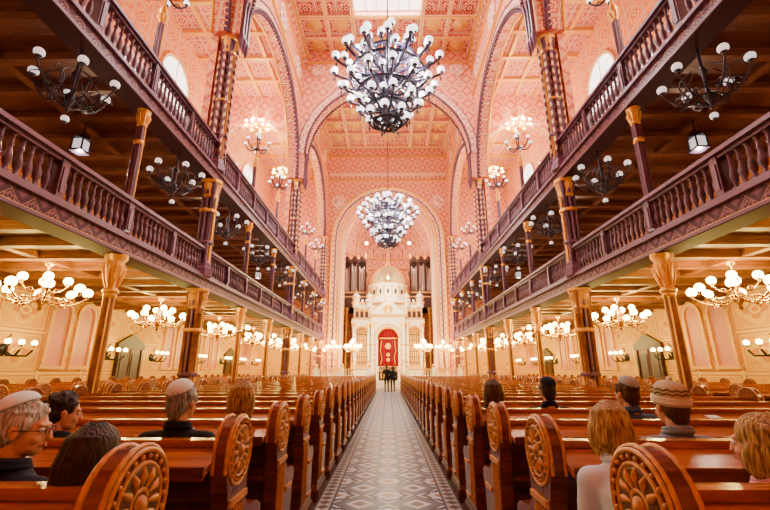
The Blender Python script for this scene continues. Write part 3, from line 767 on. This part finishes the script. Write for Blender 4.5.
for sx in (-1,1):
    portal(sx*2.4,.8,z0+1.1,Z(3.3),.5,yf+.05,.45,W_,G_)
    mb.box((sx*2.4-.5,yf+.42,z0+1.1),(sx*2.4+.5,yf+.5,Z(3.8)),P_)
    # gilded lattice panel of the niche
    for q in range(5): mb.box((sx*2.4-.42+.2*q,yf+.38,z0+1.2),(sx*2.4-.38+.2*q,yf+.42,Z(3.5)),D_)
    for q in range(7): mb.box((sx*2.4-.45,yf+.38,z0+1.4+.5*q),(sx*2.4+.45,yf+.42,z0+1.45+.5*q),D_)
    for xx in (1.38,1.72,3.15):
        yy=yf-.36 if xx<1.5 else yf+.0
        mb.lathe([(.2,z0+.55),(.2,z0+.8),(.13,z0+.9),(.12,Z(3.6)),(.16,Z(3.7)),(.13,Z(3.8)),(.24,Z(4.15)),(.26,Z(4.25))],(sx*xx,yy,0),12,W_)
        for zz in (z0+1.5,Z(2.2)): mb.lathe([(.12,zz-.08),(.16,zz-.04),(.16,zz+.04),(.12,zz+.08)],(sx*xx,yy,0),12,G_)
        mb.lathe([(.13,Z(3.75)),(.24,Z(4.12)),(.25,Z(4.15))],(sx*xx,yy-.005,0),12,G_)
    x0,x1=sorted((sx*1.6,sx*3.35)); mb.box((x0,yf-.05,Z(4.25)),(x1,yf+.6,Z(4.5)),W_); mb.box((x0,yf-.1,Z(4.5)),(x1,yf+.6,Z(4.6)),G_)
    for xx in (2.0,2.45,2.9):
        mb.archwall('x',sx*xx-.2,sx*xx+.2,Z(5.2),Z(5.6),.14,yf+.42,yf+.5,G_,D_,zb=Z(4.75),n=8); mb.box((sx*xx-.15,yf+.47,Z(4.75)),(sx*xx+.15,yf+.495,Z(5.33)),D_)
    for xx,s_ in ((3.0,.36),(1.75,.30)):
        mb.lathe([(s_,zc-.3),(s_,zc+.1),(s_*1.2,zc+.17),(s_*1.2,zc+.22),(s_*.85,zc+.25),(s_*.85,zc+.5),(s_*1.1,zc+.55),(s_*1.1,zc+.65),(s_*.9,zc+.85),(s_*.4,zc+1.0),(.04,zc+1.1),(.02,zc+1.4)],(sx*xx,yf+.5,0),8,W_)
        mb.sphere((sx*xx,yf+.5,zc+1.3),.08,8,6,G_); mb.lathe([(s_*1.22,zc+.15),(s_*1.25,zc+.2),(s_*1.22,zc+.25)],(sx*xx,yf+.5,0),8,G_); mb.lathe([(s_*1.12,zc+.54),(s_*1.15,zc+.6),(s_*1.12,zc+.66)],(sx*xx,yf+.5,0),8,G_)
mb.box((-3.4,yf+.35,zc),(3.4,yf+2.4,zc+.12),G_)
for xx in np.arange(-3.2,3.3,.4): mb.cbox((xx,yf+.5,zc+.28),(.2,.25,.32),W_)
yd=yf+1.6
mb.lathe([(1.95,zc+.1),(1.95,zc+.5),(1.8,zc+.55),(1.8,Z(7.6)),(1.95,Z(7.7)),(1.95,Z(7.9)),(1.75,Z(7.95))],(0,yd,0),16,W_,smooth=False)
for i in range(16):
    a=2*PI*(i+.5)/16
    mb.lathe([(.09,zc+.5),(.07,zc+.6),(.07,Z(7.5)),(.12,Z(7.6))],(1.85*math.cos(a),yd+1.85*math.sin(a),0),7,G_)
    a=2*PI*i/16; mb.sphere((1.83*math.cos(a),yd+1.83*math.sin(a),Z(7.15)),.2,8,6,D_,sc=(.6,.6,1.4))
mb.lathe([(1.75*math.cos(t),Z(7.95)+2.0*math.sin(t)) for t in np.linspace(0,PI/2-.03,12)],(0,yd,0),24,L_)
for i in range(12):
    a=2*PI*i/12; mb.tube([(1.77*math.cos(t)*math.cos(a),yd+1.77*math.cos(t)*math.sin(a),Z(7.95)+2.02*math.sin(t)) for t in np.linspace(0,PI/2,10)],.05,5,G_)
mb.lathe([(1.9,Z(7.9)),(2.0,Z(7.97)),(1.9,Z(8.05))],(0,yd,0),24,G_)
mb.lathe([(.3,Z(9.9)),(.3,Z(10.1)),(.15,Z(10.2)),(.2,Z(10.45)),(.05,Z(10.7)),(.02,Z(11.3))],(0,yd,0),10,G_)
cv=[];n=36
for j in range(2):
    for i in range(n+1):
        x=-.92+1.84*i/n; cv.append((x,yf+.12+.05*math.sin(i*1.45),(z0+.55,Z(3.7))[j]))
mb.add(cv,[(i,i+1,n+2+i,n+1+i) for i in range(n)],C_,True)
mb.lathe([(.30,0),(.30,-.03),(.2,-.04),(0,-.04)],(0,yf+.05,Z(2.1)),6,P_,axis='y')
mb.box((-.8,yf+.03,Z(2.75)),(.8,yf+.06,Z(2.85)),P_); mb.box((-.8,yf+.03,Z(.2)),(.8,yf+.06,Z(.3)),P_)
for sx in (-1,1):
    mb.tube([(sx*.66,yf+.04,Z(.5)),(sx*.56,yf+.04,Z(1.1)),(sx*.70,yf+.04,Z(1.7)),(sx*.60,yf+.04,Z(2.6))],.035,5,P_)
for zz in (.9,1.35): mb.lathe([(.18,0),(.18,-.03),(.1,-.04),(0,-.04)],(0,yf+.05,Z(zz)),8,P_,axis='y')
mb.obj('torah_ark',['white','gold','goldp','carpet','dark','domegl'])
mb=MB(); mb.lathe([(.02,.3),(.12,.2),(.16,0),(.1,-.15),(0,-.25)],(0,0,0),10,0); mb.sphere((0,0,.12),.13,10,6,1)
o=mb.obj('eternal_lamp',['gold','globew'],(0,35.2,Z(8.0)))
mb=MB(); mb.tube([(0,0,.2),(0,0,CZ-Z(8.0))],.012,5,0); mb.obj('chain',['gold'],parent=o)
point('bulb',(0,-.5,-.2),1300,(1,.86,.6),.12,o)
mb=MB()
mb.lathe([(4.9,Z(5.7)),(4.9,Z(6.6))],(0,YE+2.2,0),24,0,a0=0,a1=PI)
mb.box((-4.8,YE+3.3,Z(6.2)),(4.8,YE+5.8,Z(6.5)),0)
for sx in (-1,1):
    x0,x1=sorted((sx*2.0,sx*4.7)); mb.box((x0,YE+3.2,Z(6.0)),(x1,YE+3.35,Z(7.0)),0); mb.box((x0,YE+3.15,Z(7.0)),(x1,YE+3.4,Z(7.1)),1)
    for xx in (2.4,3.2,4.1):
        mb.lathe([(.2,0),(.2,.4),(.12,.6),(.12,Z(5.4)),(.22,Z(5.9)),(.22,Z(6.2))],(sx*xx,YE+3.5,0),10,1)
mb.obj('choir_gallery',['dark','gold'])
for sx in (-1,1):
    mb=MB(); zb=Z(6.5); 
    mb.box((-1.15,0,0),(1.15,.9,1.0),0); mb.box((-1.2,-.06,1.0),(1.2,.9,1.12),1)
    for xx in (-1.15,-.38,.38,1.15): mb.box((xx-.07,-.05,1.1),(xx+.07,.5,4.5),0); mb.lathe([(.12,4.5),(.16,4.6),(.08,4.75),(.03,5.2),(.0,5.5)],(xx,.05,0),6,1)
    mb.box((-1.15,.4,1.1),(1.15,.9,4.4),0)
    for g in range(3):
        cx=-.77+.77*g
        for i in range(4):
            xx=cx-.225+.15*i; h=2.3+.35*abs(i-1.5)/1.5+(.3 if g==1 else 0)
            mb.lathe([(.02,1.15),(.062,1.4),(.062,1.15+h),(.045,1.16+h)],(xx,.15,0),8,2)
        mb.ringband('x',cx,4.05,.24,.34,-.05,.1,0,8)
        mb.box((cx-.34,-.04,4.35),(cx+.34,.1,4.5),0)
        mb.prism([(cx-.34,4.5),(cx+.34,4.5),(cx,4.95)],-.03,.1,'y',0)
    mb.obj('pipe_organ',['dark','gold','pipe'],(sx*3.45,YE+3.6,zb))
    mb=MB(); globe(mb,(0,0,0),.16,1,0); mb.tube([(0,0,.1),(0,0,4.0)],.012,5,0)
    o=mb.obj('pendant_lamp',['brass','globew'],(sx*2.2,YE+3.0,Z(12.6))); point('bulb',(0,-.3,-.2),320,(1,.78,.6),.12,o)
# ------------------------------------------------------------------ people
def cmat(name,c,rough=.85,**k):
    if name not in M: M[name]=plain(name,c,rough,**k); M[name].node_tree.nodes['Principled BSDF'].inputs['Specular IOR Level'].default_value=.25
    return name
cmat('skin',(.62,.30,.19),.55,var=.12,vscale=30,bump=.05,bscale=200); cmat('lips',(.42,.12,.09),.5); cmat('eye_white',(.8,.8,.78),.2); cmat('iris',(.05,.03,.02),.2)
def hairmat(name,c1,c2):
    m,nt,b=newmat(name)
    tc=nt.nodes.new('ShaderNodeTexCoord'); mp=nt.nodes.new('ShaderNodeMapping'); mp.inputs['Scale'].default_value=(55,55,6)
    n=nt.nodes.new('ShaderNodeTexNoise'); n.inputs['Scale'].default_value=2; n.inputs['Detail'].default_value=4
    r=nt.nodes.new('ShaderNodeValToRGB'); r.color_ramp.elements[0].position=.38; r.color_ramp.elements[1].position=.62
    r.color_ramp.elements[0].color=col(c1); r.color_ramp.elements[1].color=col(c2)
    bp=nt.nodes.new('ShaderNodeBump'); bp.inputs['Strength'].default_value=.9; bp.inputs['Distance'].default_value=.02
    nt.links.new(tc.outputs['Object'],mp.inputs['Vector']); nt.links.new(mp.outputs['Vector'],n.inputs['Vector'])
    nt.links.new(n.outputs['Fac'],r.inputs['Fac']); nt.links.new(r.outputs['Color'],b.inputs['Base Color'])
    nt.links.new(n.outputs['Fac'],bp.inputs['Height']); nt.links.new(bp.outputs['Normal'],b.inputs['Normal'])
    b.inputs['Roughness'].default_value=.5; b.inputs['Specular IOR Level'].default_value=.3; M[name]=m
hairmat('hair_dark',(.008,.005,.004),(.045,.025,.016)); hairmat('hair_grey',(.10,.11,.12),(.34,.36,.38))
hairmat('hair_blonde',(.15,.065,.014),(.56,.34,.09)); hairmat('hair_brown',(.03,.014,.006),(.12,.05,.02)); hairmat('hair_white',(.26,.28,.30),(.70,.74,.78))
def remesh(mb,name,voxel,smooth=6,fac=.5):
    me=bpy.data.meshes.new(name); me.from_pydata(mb.v,[],mb.f)
    bm=bmesh.new(); bm.from_mesh(me); bmesh.ops.remove_doubles(bm,verts=bm.verts,dist=1e-5); bmesh.ops.recalc_face_normals(bm,faces=bm.faces); bm.to_mesh(me); bm.free()
    o=bpy.data.objects.new(name,me); bpy.context.scene.collection.objects.link(o)
    r=o.modifiers.new('r','REMESH'); r.mode='VOXEL'; r.voxel_size=voxel; r.use_smooth_shade=True
    s=o.modifiers.new('s','SMOOTH'); s.iterations=smooth; s.factor=fac
    dg=bpy.context.evaluated_depsgraph_get(); dg.update()
    ev=bpy.data.meshes.new_from_object(o.evaluated_get(dg))
    bpy.data.objects.remove(o); ev.name=name
    ev.polygons.foreach_set('use_smooth',[True]*len(ev.polygons))
    return ev
def capsule(mb,a,b,ra,rb,seg=12):
    a=Vector(a);b=Vector(b); d=(b-a)
    pts=[];rr=[]; dn=d.normalized()
    for t in (-.98,-.8,-.5,0): pts.append(a+dn*ra*t); rr.append(ra*math.sqrt(max(0,1-t*t)))
    for t in (0,.5,.8,.98): pts.append(b+dn*rb*t); rr.append(rb*math.sqrt(max(0,1-t*t)))
    mb.tube(pts,rr,seg)
def make_head(parent,hair,style,loc,yaw,pitch,kippah=None,glasses=False,hat=None):
    mb=MB()
    S=lambda c,sc: mb.sphere(c,1,18,12,0,sc=sc)
    S((0,-.012,.028),(.074,.092,.086)); S((0,.022,-.028),(.060,.068,.080)); S((0,.052,-.083),(.030,.034,.026))
    S((0,.03,-.07),(.052,.05,.035)); S((0,.095,-.018),(.011,.017,.026)); S((0,.104,-.034),(.015,.014,.010)); S((0,.078,.022),(.050,.018,.010))
    S((0,.084,-.060),(.022,.012,.010)); S((.034,.062,-.035),(.022,.02,.02)); S((-.034,.062,-.035),(.022,.02,.02))
    for s_ in (-1,1): S((s_*.080,-.002,-.008),(.010,.019,.031)); S((s_*.087,-.010,.004),(.006,.014,.018))
    capsule(mb,(0,-.02,-.06),(0,-.035,-.17),.052,.060)
    me=remesh(mb,'head',.0065,4); me.materials.append(M['skin'])
    h=place(me,'head',loc,(pitch,0,yaw),parent)
    mb=MB()
    for s_ in (-1,1):
        mb.sphere((s_*.029,.077,.002),.0125,10,8,0); mb.sphere((s_*.029,.0865,.002),.0055,8,6,1)
        mb.sphere((s_*.029,.082,.021),.016,8,4,3,sc=(1.1,.4,.22))
    mb.sphere((0,.0935,-.057),.019,10,6,2,sc=(1,.3,.18)); mb.sphere((0,.093,-.064),.017,10,6,2,sc=(1,.35,.22))
    mb.obj('face_features',['eye_white','iris','lips',hair],parent=h)
    mb=MB()
    S2=lambda c,sc: mb.sphere(c,1,18,12,0,sc=sc)
    rnd=random.Random(int(abs(loc[0])*1000+abs(loc[2])*777))
    if style=='short':
        S2((0,-.024,.046),(.085,.098,.088)); S2((0,-.052,-.002),(.081,.066,.085)); S2((0,-.07,-.06),(.058,.036,.045))
        for s_ in (-1,1): S2((s_*.072,.014,.03),(.014,.034,.036))
        for q in range(60):
            a=rnd.uniform(0,2*PI); e=rnd.uniform(.1,1.4); d=Vector((math.cos(a)*math.cos(e)*.088,math.sin(a)*math.cos(e)*.10-.024,.046+math.sin(e)*.09))
            if d.y>.06 and d.z<.07: continue
            if kippah and d.y<.03 and d.z>.08: continue
            mb.sphere(d,.014,6,4,0,sc=(1,1,.7))
    elif style=='bob':
        S2((0,-.022,.042),(.090,.102,.092)); S2((0,-.045,-.03),(.100,.080,.10)); S2((.078,-.01,-.05),(.026,.055,.08)); S2((-.078,-.01,-.05),(.026,.055,.08)); S2((0,-.055,-.1),(.085,.055,.05))
    elif style=='long':
        S2((0,-.022,.042),(.092,.104,.092)); S2((0,-.055,-.05),(.098,.072,.12)); S2((0,-.085,-.16),(.095,.048,.13)); S2((.078,-.02,-.09),(.028,.052,.13)); S2((-.078,-.02,-.09),(.028,.052,.13))
    if style!='short':
        L=-.13 if style=='bob' else -.28
        for q in range(26):
            a=PI+ .35 + (PI-.7)*q/25
            cx,cy=math.cos(a),math.sin(a)
            w=rnd.uniform(.95,1.06)
            mb.tube([(cx*.03,cy*.03-.02,.13),(cx*.085*w,cy*.095*w-.022,.07),(cx*.102*w,cy*.10*w-.03,-.02),(cx*.10*w,cy*.085*w-.045,(L-.02)*.55),(cx*.085*w,cy*.06*w-.05,L+rnd.uniform(-.03,.02))],[.010,.015,.017,.015,.005],6)
    me=remesh(mb,'hair',.0065,2); me.materials.append(M[hair]); place(me,'hair',(0,0,0),(0,0,0),h)
    if kippah:
        mb=MB(); mb.lathe([(.084*math.sin(t),.058*math.cos(t)) for t in np.linspace(.01,1.45,8)]+[(.087,.002),(.083,-.004)],(0,0,0),24,0)
        mb.obj('kippah',[kippah],(0,-.050,.100),(.50,0,0),h)
    if hat:
        mb=MB()
        mb.lathe([(.100,-.02),(.106,.0),(.106,.035),(.102,.04),(.102,.055),(.096,.085),(.07,.115),(.03,.130),(.0,.132)],(0,0,0),24,0,sc=(.94,1.08))
        for z_ in (.0,.012,.024): mb.tube([(.106*.94*math.cos(q),.106*1.08*math.sin(q),z_) for q in np.linspace(0,2*PI,25)[:-1]],.007,5,1,closed=True)
        for z_,r_ in ((.055,.102),(.078,.097)): mb.tube([(r_*.94*math.cos(q),r_*1.08*math.sin(q),z_+.006*math.sin(q*12)) for q in np.linspace(0,2*PI,49)[:-1]],.006,5,2,closed=True)
        mb.sphere((0,0,.138),.018,8,6,1)
        mb.obj('beanie_hat',[hat,'knit_light','knit_dark'],(0,-.020,.038),(.12,0,0),h)
    if glasses:
        mb=MB()
        for s_ in (-1,1):
            mb.tube([(s_*.031+.021*math.cos(q),.101,.0+.016*math.sin(q)) for q in np.linspace(0,2*PI,17)[:-1]],.002,5,0,closed=True)
            mb.tube([(s_*.052,.101,.004),(s_*.083,.085,.005),(s_*.092,.0,.006),(s_*.089,-.02,-.008)],.002,5,0)
        mb.tube([(-.01,.101,.003),(0,.105,.006),(.01,.101,.003)],.002,5,0)
        mb.obj('glasses',['iron'],parent=h)
    return h
cmat('knit_light',(.66,.64,.52),.9); cmat('knit_dark',(.16,.11,.06),.9)
def hand(mb,w,d,up,side):
    w=Vector(w); d=Vector(d).normalized(); sd=Vector(side).normalized(); dn=-Vector(up)
    for q in (-.028,-.01,.01,.028): capsule(mb,w+sd*q*.7+d*.01,w+d*.085+sd*q,.013,.011,8)
    for q,L in ((.032,.068),(.011,.078),(-.011,.072),(-.031,.056)):
        b=w+d*.088+sd*q; k1=b+d*L*.45+dn*.006; k2=k1+d*L*.3+dn*.014; k3=k2+d*L*.2+dn*.018
        capsule(mb,b,k1,.0095,.0088,8); capsule(mb,k1,k2,.0088,.008,8); capsule(mb,k2,k3,.008,.0065,8)
    b=w+d*.025+sd*.028; k=b+d*.03+sd*.028; e=k+d*.03+sd*.012+dn*.008
    capsule(mb,b,k,.012,.0105,8); capsule(mb,k,e,.0105,.008,8)
def person(name,x,y,head,yaw,cloth,trous,hair,style,hyaw=0,hpitch=0,female=False,stand=False,**kw):
    root=bpy.data.objects.new(name,None); root.location=(x,y,0); root.rotation_euler=(0,0,yaw); bpy.context.scene.collection.objects.link(root)
    root.empty_display_size=.1
    hx,hy,hz=head
    w=.165 if female else .195
    parts=[]
    def cap(a,b,ra,rb,lab): parts.append((Vector(a),Vector(b),ra,rb,lab))
    mbb=MB()
    if not stand:
        pz=.54; ch=(hx*.7,hy*.55,hz-.30)
        prof=[((0,0,pz-.07),.15,.11),((0,-.005,pz),.17,.125),((hx*.25,hy*.2-.005,pz+.14),.15 if female else .165,.11),((hx*.5,hy*.4,hz-.40),.17 if female else .185,.12),((ch[0],ch[1],ch[2]+.03),w*1.04,.122),((hx*.8,hy*.68,hz-.205),w*.90,.10),((hx*.88,hy*.78,hz-.165),.10,.08),((hx*.95,hy*.9-.02,hz-.13),.060,.060)]
        sh=[(hx*.8+s_*w,hy*.66,hz-.238) for s_ in (-1,1)]
        el=[(hx*.6+s_*(w+.07),hy*.6+.06,hz-.50) for s_ in (-1,1)]
        wr=[(s_*.12,hy*.5+.33,pz+.10) for s_ in (-1,1)]
        hips=[(s_*.09,.02,pz-.02) for s_ in (-1,1)]; kn=[(s_*.12,.42,.50) for s_ in (-1,1)]; an=[(s_*.12,.36,.09) for s_ in (-1,1)]
        hd=(0,1,-.1)
    else:
        pz=.92; hz=head[2]
        prof=[((0,0,pz-.08),.15,.11),((0,0,pz),.165,.12),((0,0,pz+.17),.145,.10),((0,0,hz-.42),.165,.11),((0,0,hz-.30),w*1.06,.115),((0,0,hz-.235),w*.92,.09),((0,0,hz-.195),.085,.07),((0,-.02,hz-.16),.055,.055)]
        sh=[(s_*w,0,hz-.262) for s_ in (-1,1)]; el=[(s_*(w+.07),-.02,hz-.54) for s_ in (-1,1)]; wr=[(s_*(w+.06),.08,hz-.78) for s_ in (-1,1)]
        hips=[(s_*.085,0,pz-.03) for s_ in (-1,1)]; kn=[(s_*.1,.03,.50) for s_ in (-1,1)]; an=[(s_*.1,-.02,.09) for s_ in (-1,1)]; hd=(0,.2,-1)
    vs=[];fs=[];seg=20
    for (c,a,b) in prof:
        for i in range(seg):
            q=2*PI*i/seg; vs.append((c[0]+a*math.cos(q),c[1]+b*math.sin(q),c[2]))
    for j in range(len(prof)-1):
        for i in range(seg): fs.append((j*seg+i,j*seg+(i+1)%seg,(j+1)*seg+(i+1)%seg,(j+1)*seg+i))
    fs.append(tuple(range(seg))[::-1]); fs.append(tuple(range((len(prof)-1)*seg,len(prof)*seg)))
    mbb.add(vs,fs)
    for i,s_ in enumerate((-1,1)):
        inn=Vector(sh[i])*.5+Vector((prof[5][0][0],prof[5][0][1],sh[i][2]))*.5
        cap(inn,sh[i],.078,.074,0); cap(sh[i],el[i],.072,.055,0); cap(el[i],wr[i],.055,.038,0)
        cap(hips[i],kn[i],.092,.062,1); cap(kn[i],an[i],.058,.042,1)
        cap((an[i][0],an[i][1]-.02,.045),(an[i][0]+s_*.02,an[i][1]+.17,.040),.042,.036,2)
    for p in parts: capsule(mbb,*p[:4])
    me=remesh(mbb,'body',.014,6)
    for m_ in (cloth,trous,'shoe','skin'): me.materials.append(M[m_])
    nF=len(me.polygons); cen=np.zeros(nF*3); me.polygons.foreach_get('center',cen); cen=cen.reshape(-1,3)
    segs=[(p[0],p[1],p[2]*.5+p[3]*.5,p[4]) for p in parts]+[(Vector(prof[i][0]),Vector(prof[i+1][0]),(.13 if i<5 else .06),0) for i in range(len(prof)-1)]
    D=[]
    for a,b,r,l in segs:
        a=np.array(a);b=np.array(b);ab=b-a; t=np.clip(((cen-a)@ab)/(ab@ab+1e-9),0,1); D.append(np.linalg.norm(cen-(a+t[:,None]*ab),axis=1)-r)
    lab=np.array([s[3] for s in segs])[np.argmin(np.array(D),axis=0)]
    me.polygons.foreach_set('material_index',lab.astype(int).tolist()); me.update()
    place(me,'body',parent=root)
    mb=MB(); c=prof[7][0]; 
    for dz,rr in ((-.012,.074),(.006,.068)): mb.tube([(c[0]+rr*math.cos(q),c[1]-.005+rr*math.sin(q),c[2]+dz-.012*math.sin(q)) for q in np.linspace(0,2*PI,21)[:-1]],.017,8,0,closed=True)
    mb.obj('collar',[cloth],parent=root)
    mb=MB()
    for i,s_ in enumerate((-1,1)):
        d=Vector(hd)+Vector((-s_*.15,0,0)); hand(mb,wr[i],d,(0,0,1) if not stand else (s_,0,0),(-s_,.2,0) if not stand else (0,1,0))
    mm=mb.mesh('hands',['skin']); mm.polygons.foreach_set('use_smooth',[True]*len(mm.polygons)); place(mm,'hands',parent=root)
    make_head(root,hair,style,(hx,hy,hz),hyaw,hpitch,**kw)
    return root
cmat('shoe',(.02,.015,.012),.4)
cmat('cloth_navy',(.010,.014,.034)); cmat('cloth_black',(.010,.009,.011)); cmat('cloth_grey',(.17,.21,.29)); cmat('cloth_blue',(.05,.09,.20))
cmat('cloth_ochre',(.16,.09,.05)); cmat('cloth_pink',(.58,.30,.32)); cmat('cloth_cream',(.56,.66,.80)); cmat('jeans',(.05,.07,.13)); cmat('kippah_white',(.74,.88,1.0)); cmat('kippah_grey',(.34,.38,.42)); cmat('beanie_wool',(.46,.42,.28),.95)
def sit(name,row,X,Yh,Zh,yaw,sc=.92,**k):
    yk=ROW0+PIT*row; py=yk+.17
    dx,dy=0,(Yh-py)/sc
    c,s=math.cos(-yaw),math.sin(-yaw); lx,ly=dx*c-dy*s,dx*s+dy*c
    lift=.455-.43*sc
    r=person(name,X,py,(lx,ly,(Zh-lift)/sc),yaw,**k); r.scale=(sc,sc,sc); r.location.z=lift
    return r
sit('seated_man',1,-1.50,1.78,1.165,-.25,cloth='cloth_navy',trous='cloth_black',hair='hair_white',style='short',hyaw=-1.0,hpitch=-.05,kippah='kippah_white',glasses=True)
sit('seated_woman',1,-1.07,1.60,1.095,.05,sc=.9,cloth='cloth_black',trous='cloth_black',hair='hair_dark',style='long',hyaw=.1,hpitch=-.1,female=True)
sit('seated_man',2,-1.99,2.62,1.15,-.1,cloth='cloth_navy',trous='jeans',hair='hair_dark',style='short',hyaw=-.7,hpitch=-.1)
sit('seated_man',2,-1.28,2.66,1.20,0,cloth='cloth_black',trous='cloth_black',hair='hair_grey',style='short',hyaw=-.3,kippah='kippah_white')
sit('seated_woman',3,-1.20,3.50,1.19,0,cloth='cloth_ochre',trous='jeans',hair='hair_blonde',style='bob',hyaw=.2,female=True,sc=1)
sit('seated_woman',1,1.02,1.98,1.15,-.35,sc=.86,cloth='cloth_cream',trous='jeans',hair='hair_blonde',style='bob',hyaw=-.3,hpitch=-.15,female=True)
sit('seated_man',2,1.74,2.66,1.18,0,cloth='cloth_grey',trous='jeans',hair='hair_brown',style='short',hyaw=.1,hat='beanie_wool',sc=.96)
sit('seated_man',3,1.98,3.55,1.21,.1,cloth='cloth_blue',trous='jeans',hair='hair_brown',style='short',hyaw=.2,kippah='kippah_grey')
sit('seated_woman',4,1.08,4.42,1.19,0,cloth='cloth_black',trous='jeans',hair='hair_brown',style='bob',female=True)
sit('seated_man',4,1.66,4.44,1.19,0,cloth='cloth_navy',trous='jeans',hair='hair_dark',style='short',kippah='cloth_navy')
sit('seated_woman',1,1.45,1.72,1.12,.2,cloth='cloth_pink',trous='jeans',hair='hair_blonde',style='bob',hyaw=.3,female=True)
person('standing_man',-.10,28.2,(0,0.02,1.62),0,'cloth_black','cloth_black','hair_dark','short',stand=True)
person('standing_woman',.32,28.6,(0,0.02,1.56),.3,'cloth_navy','cloth_black','hair_brown','bob',stand=True,female=True)
# ------------------------------------------------------------------ daylight through the skylight
def area(name,loc,rot,sx_,sy_,e,c):
    l=bpy.data.lights.new(name,'AREA'); l.shape='RECTANGLE'; l.size=sx_; l.size_y=sy_; l.energy=e; l.color=c
    o=bpy.data.objects.new(name,l); o.location=loc; o.rotation_euler=rot; bpy.context.scene.collection.objects.link(o); return o
area('skylight_daylight',(0,18.3,CZ+.02),(0,0,0),4.0,4.0,1900,(1,.96,.95))
w=bpy.data.worlds.new('world'); bpy.context.scene.world=w; w.use_nodes=True
w.node_tree.nodes['Background'].inputs[0].default_value=(1,.8,.65,1); w.node_tree.nodes['Background'].inputs[1].default_value=.3
# ------------------------------------------------------------------ camera
cd=bpy.data.cameras.new('camera'); cd.sensor_width=36; cd.lens=402/770*36; cd.clip_start=.05; cd.clip_end=200
co=bpy.data.objects.new('camera',cd); co.location=(0,0,H); co.rotation_euler=(math.radians(90+16),0,math.radians(.43))
bpy.context.scene.collection.objects.link(co); bpy.context.scene.camera=co
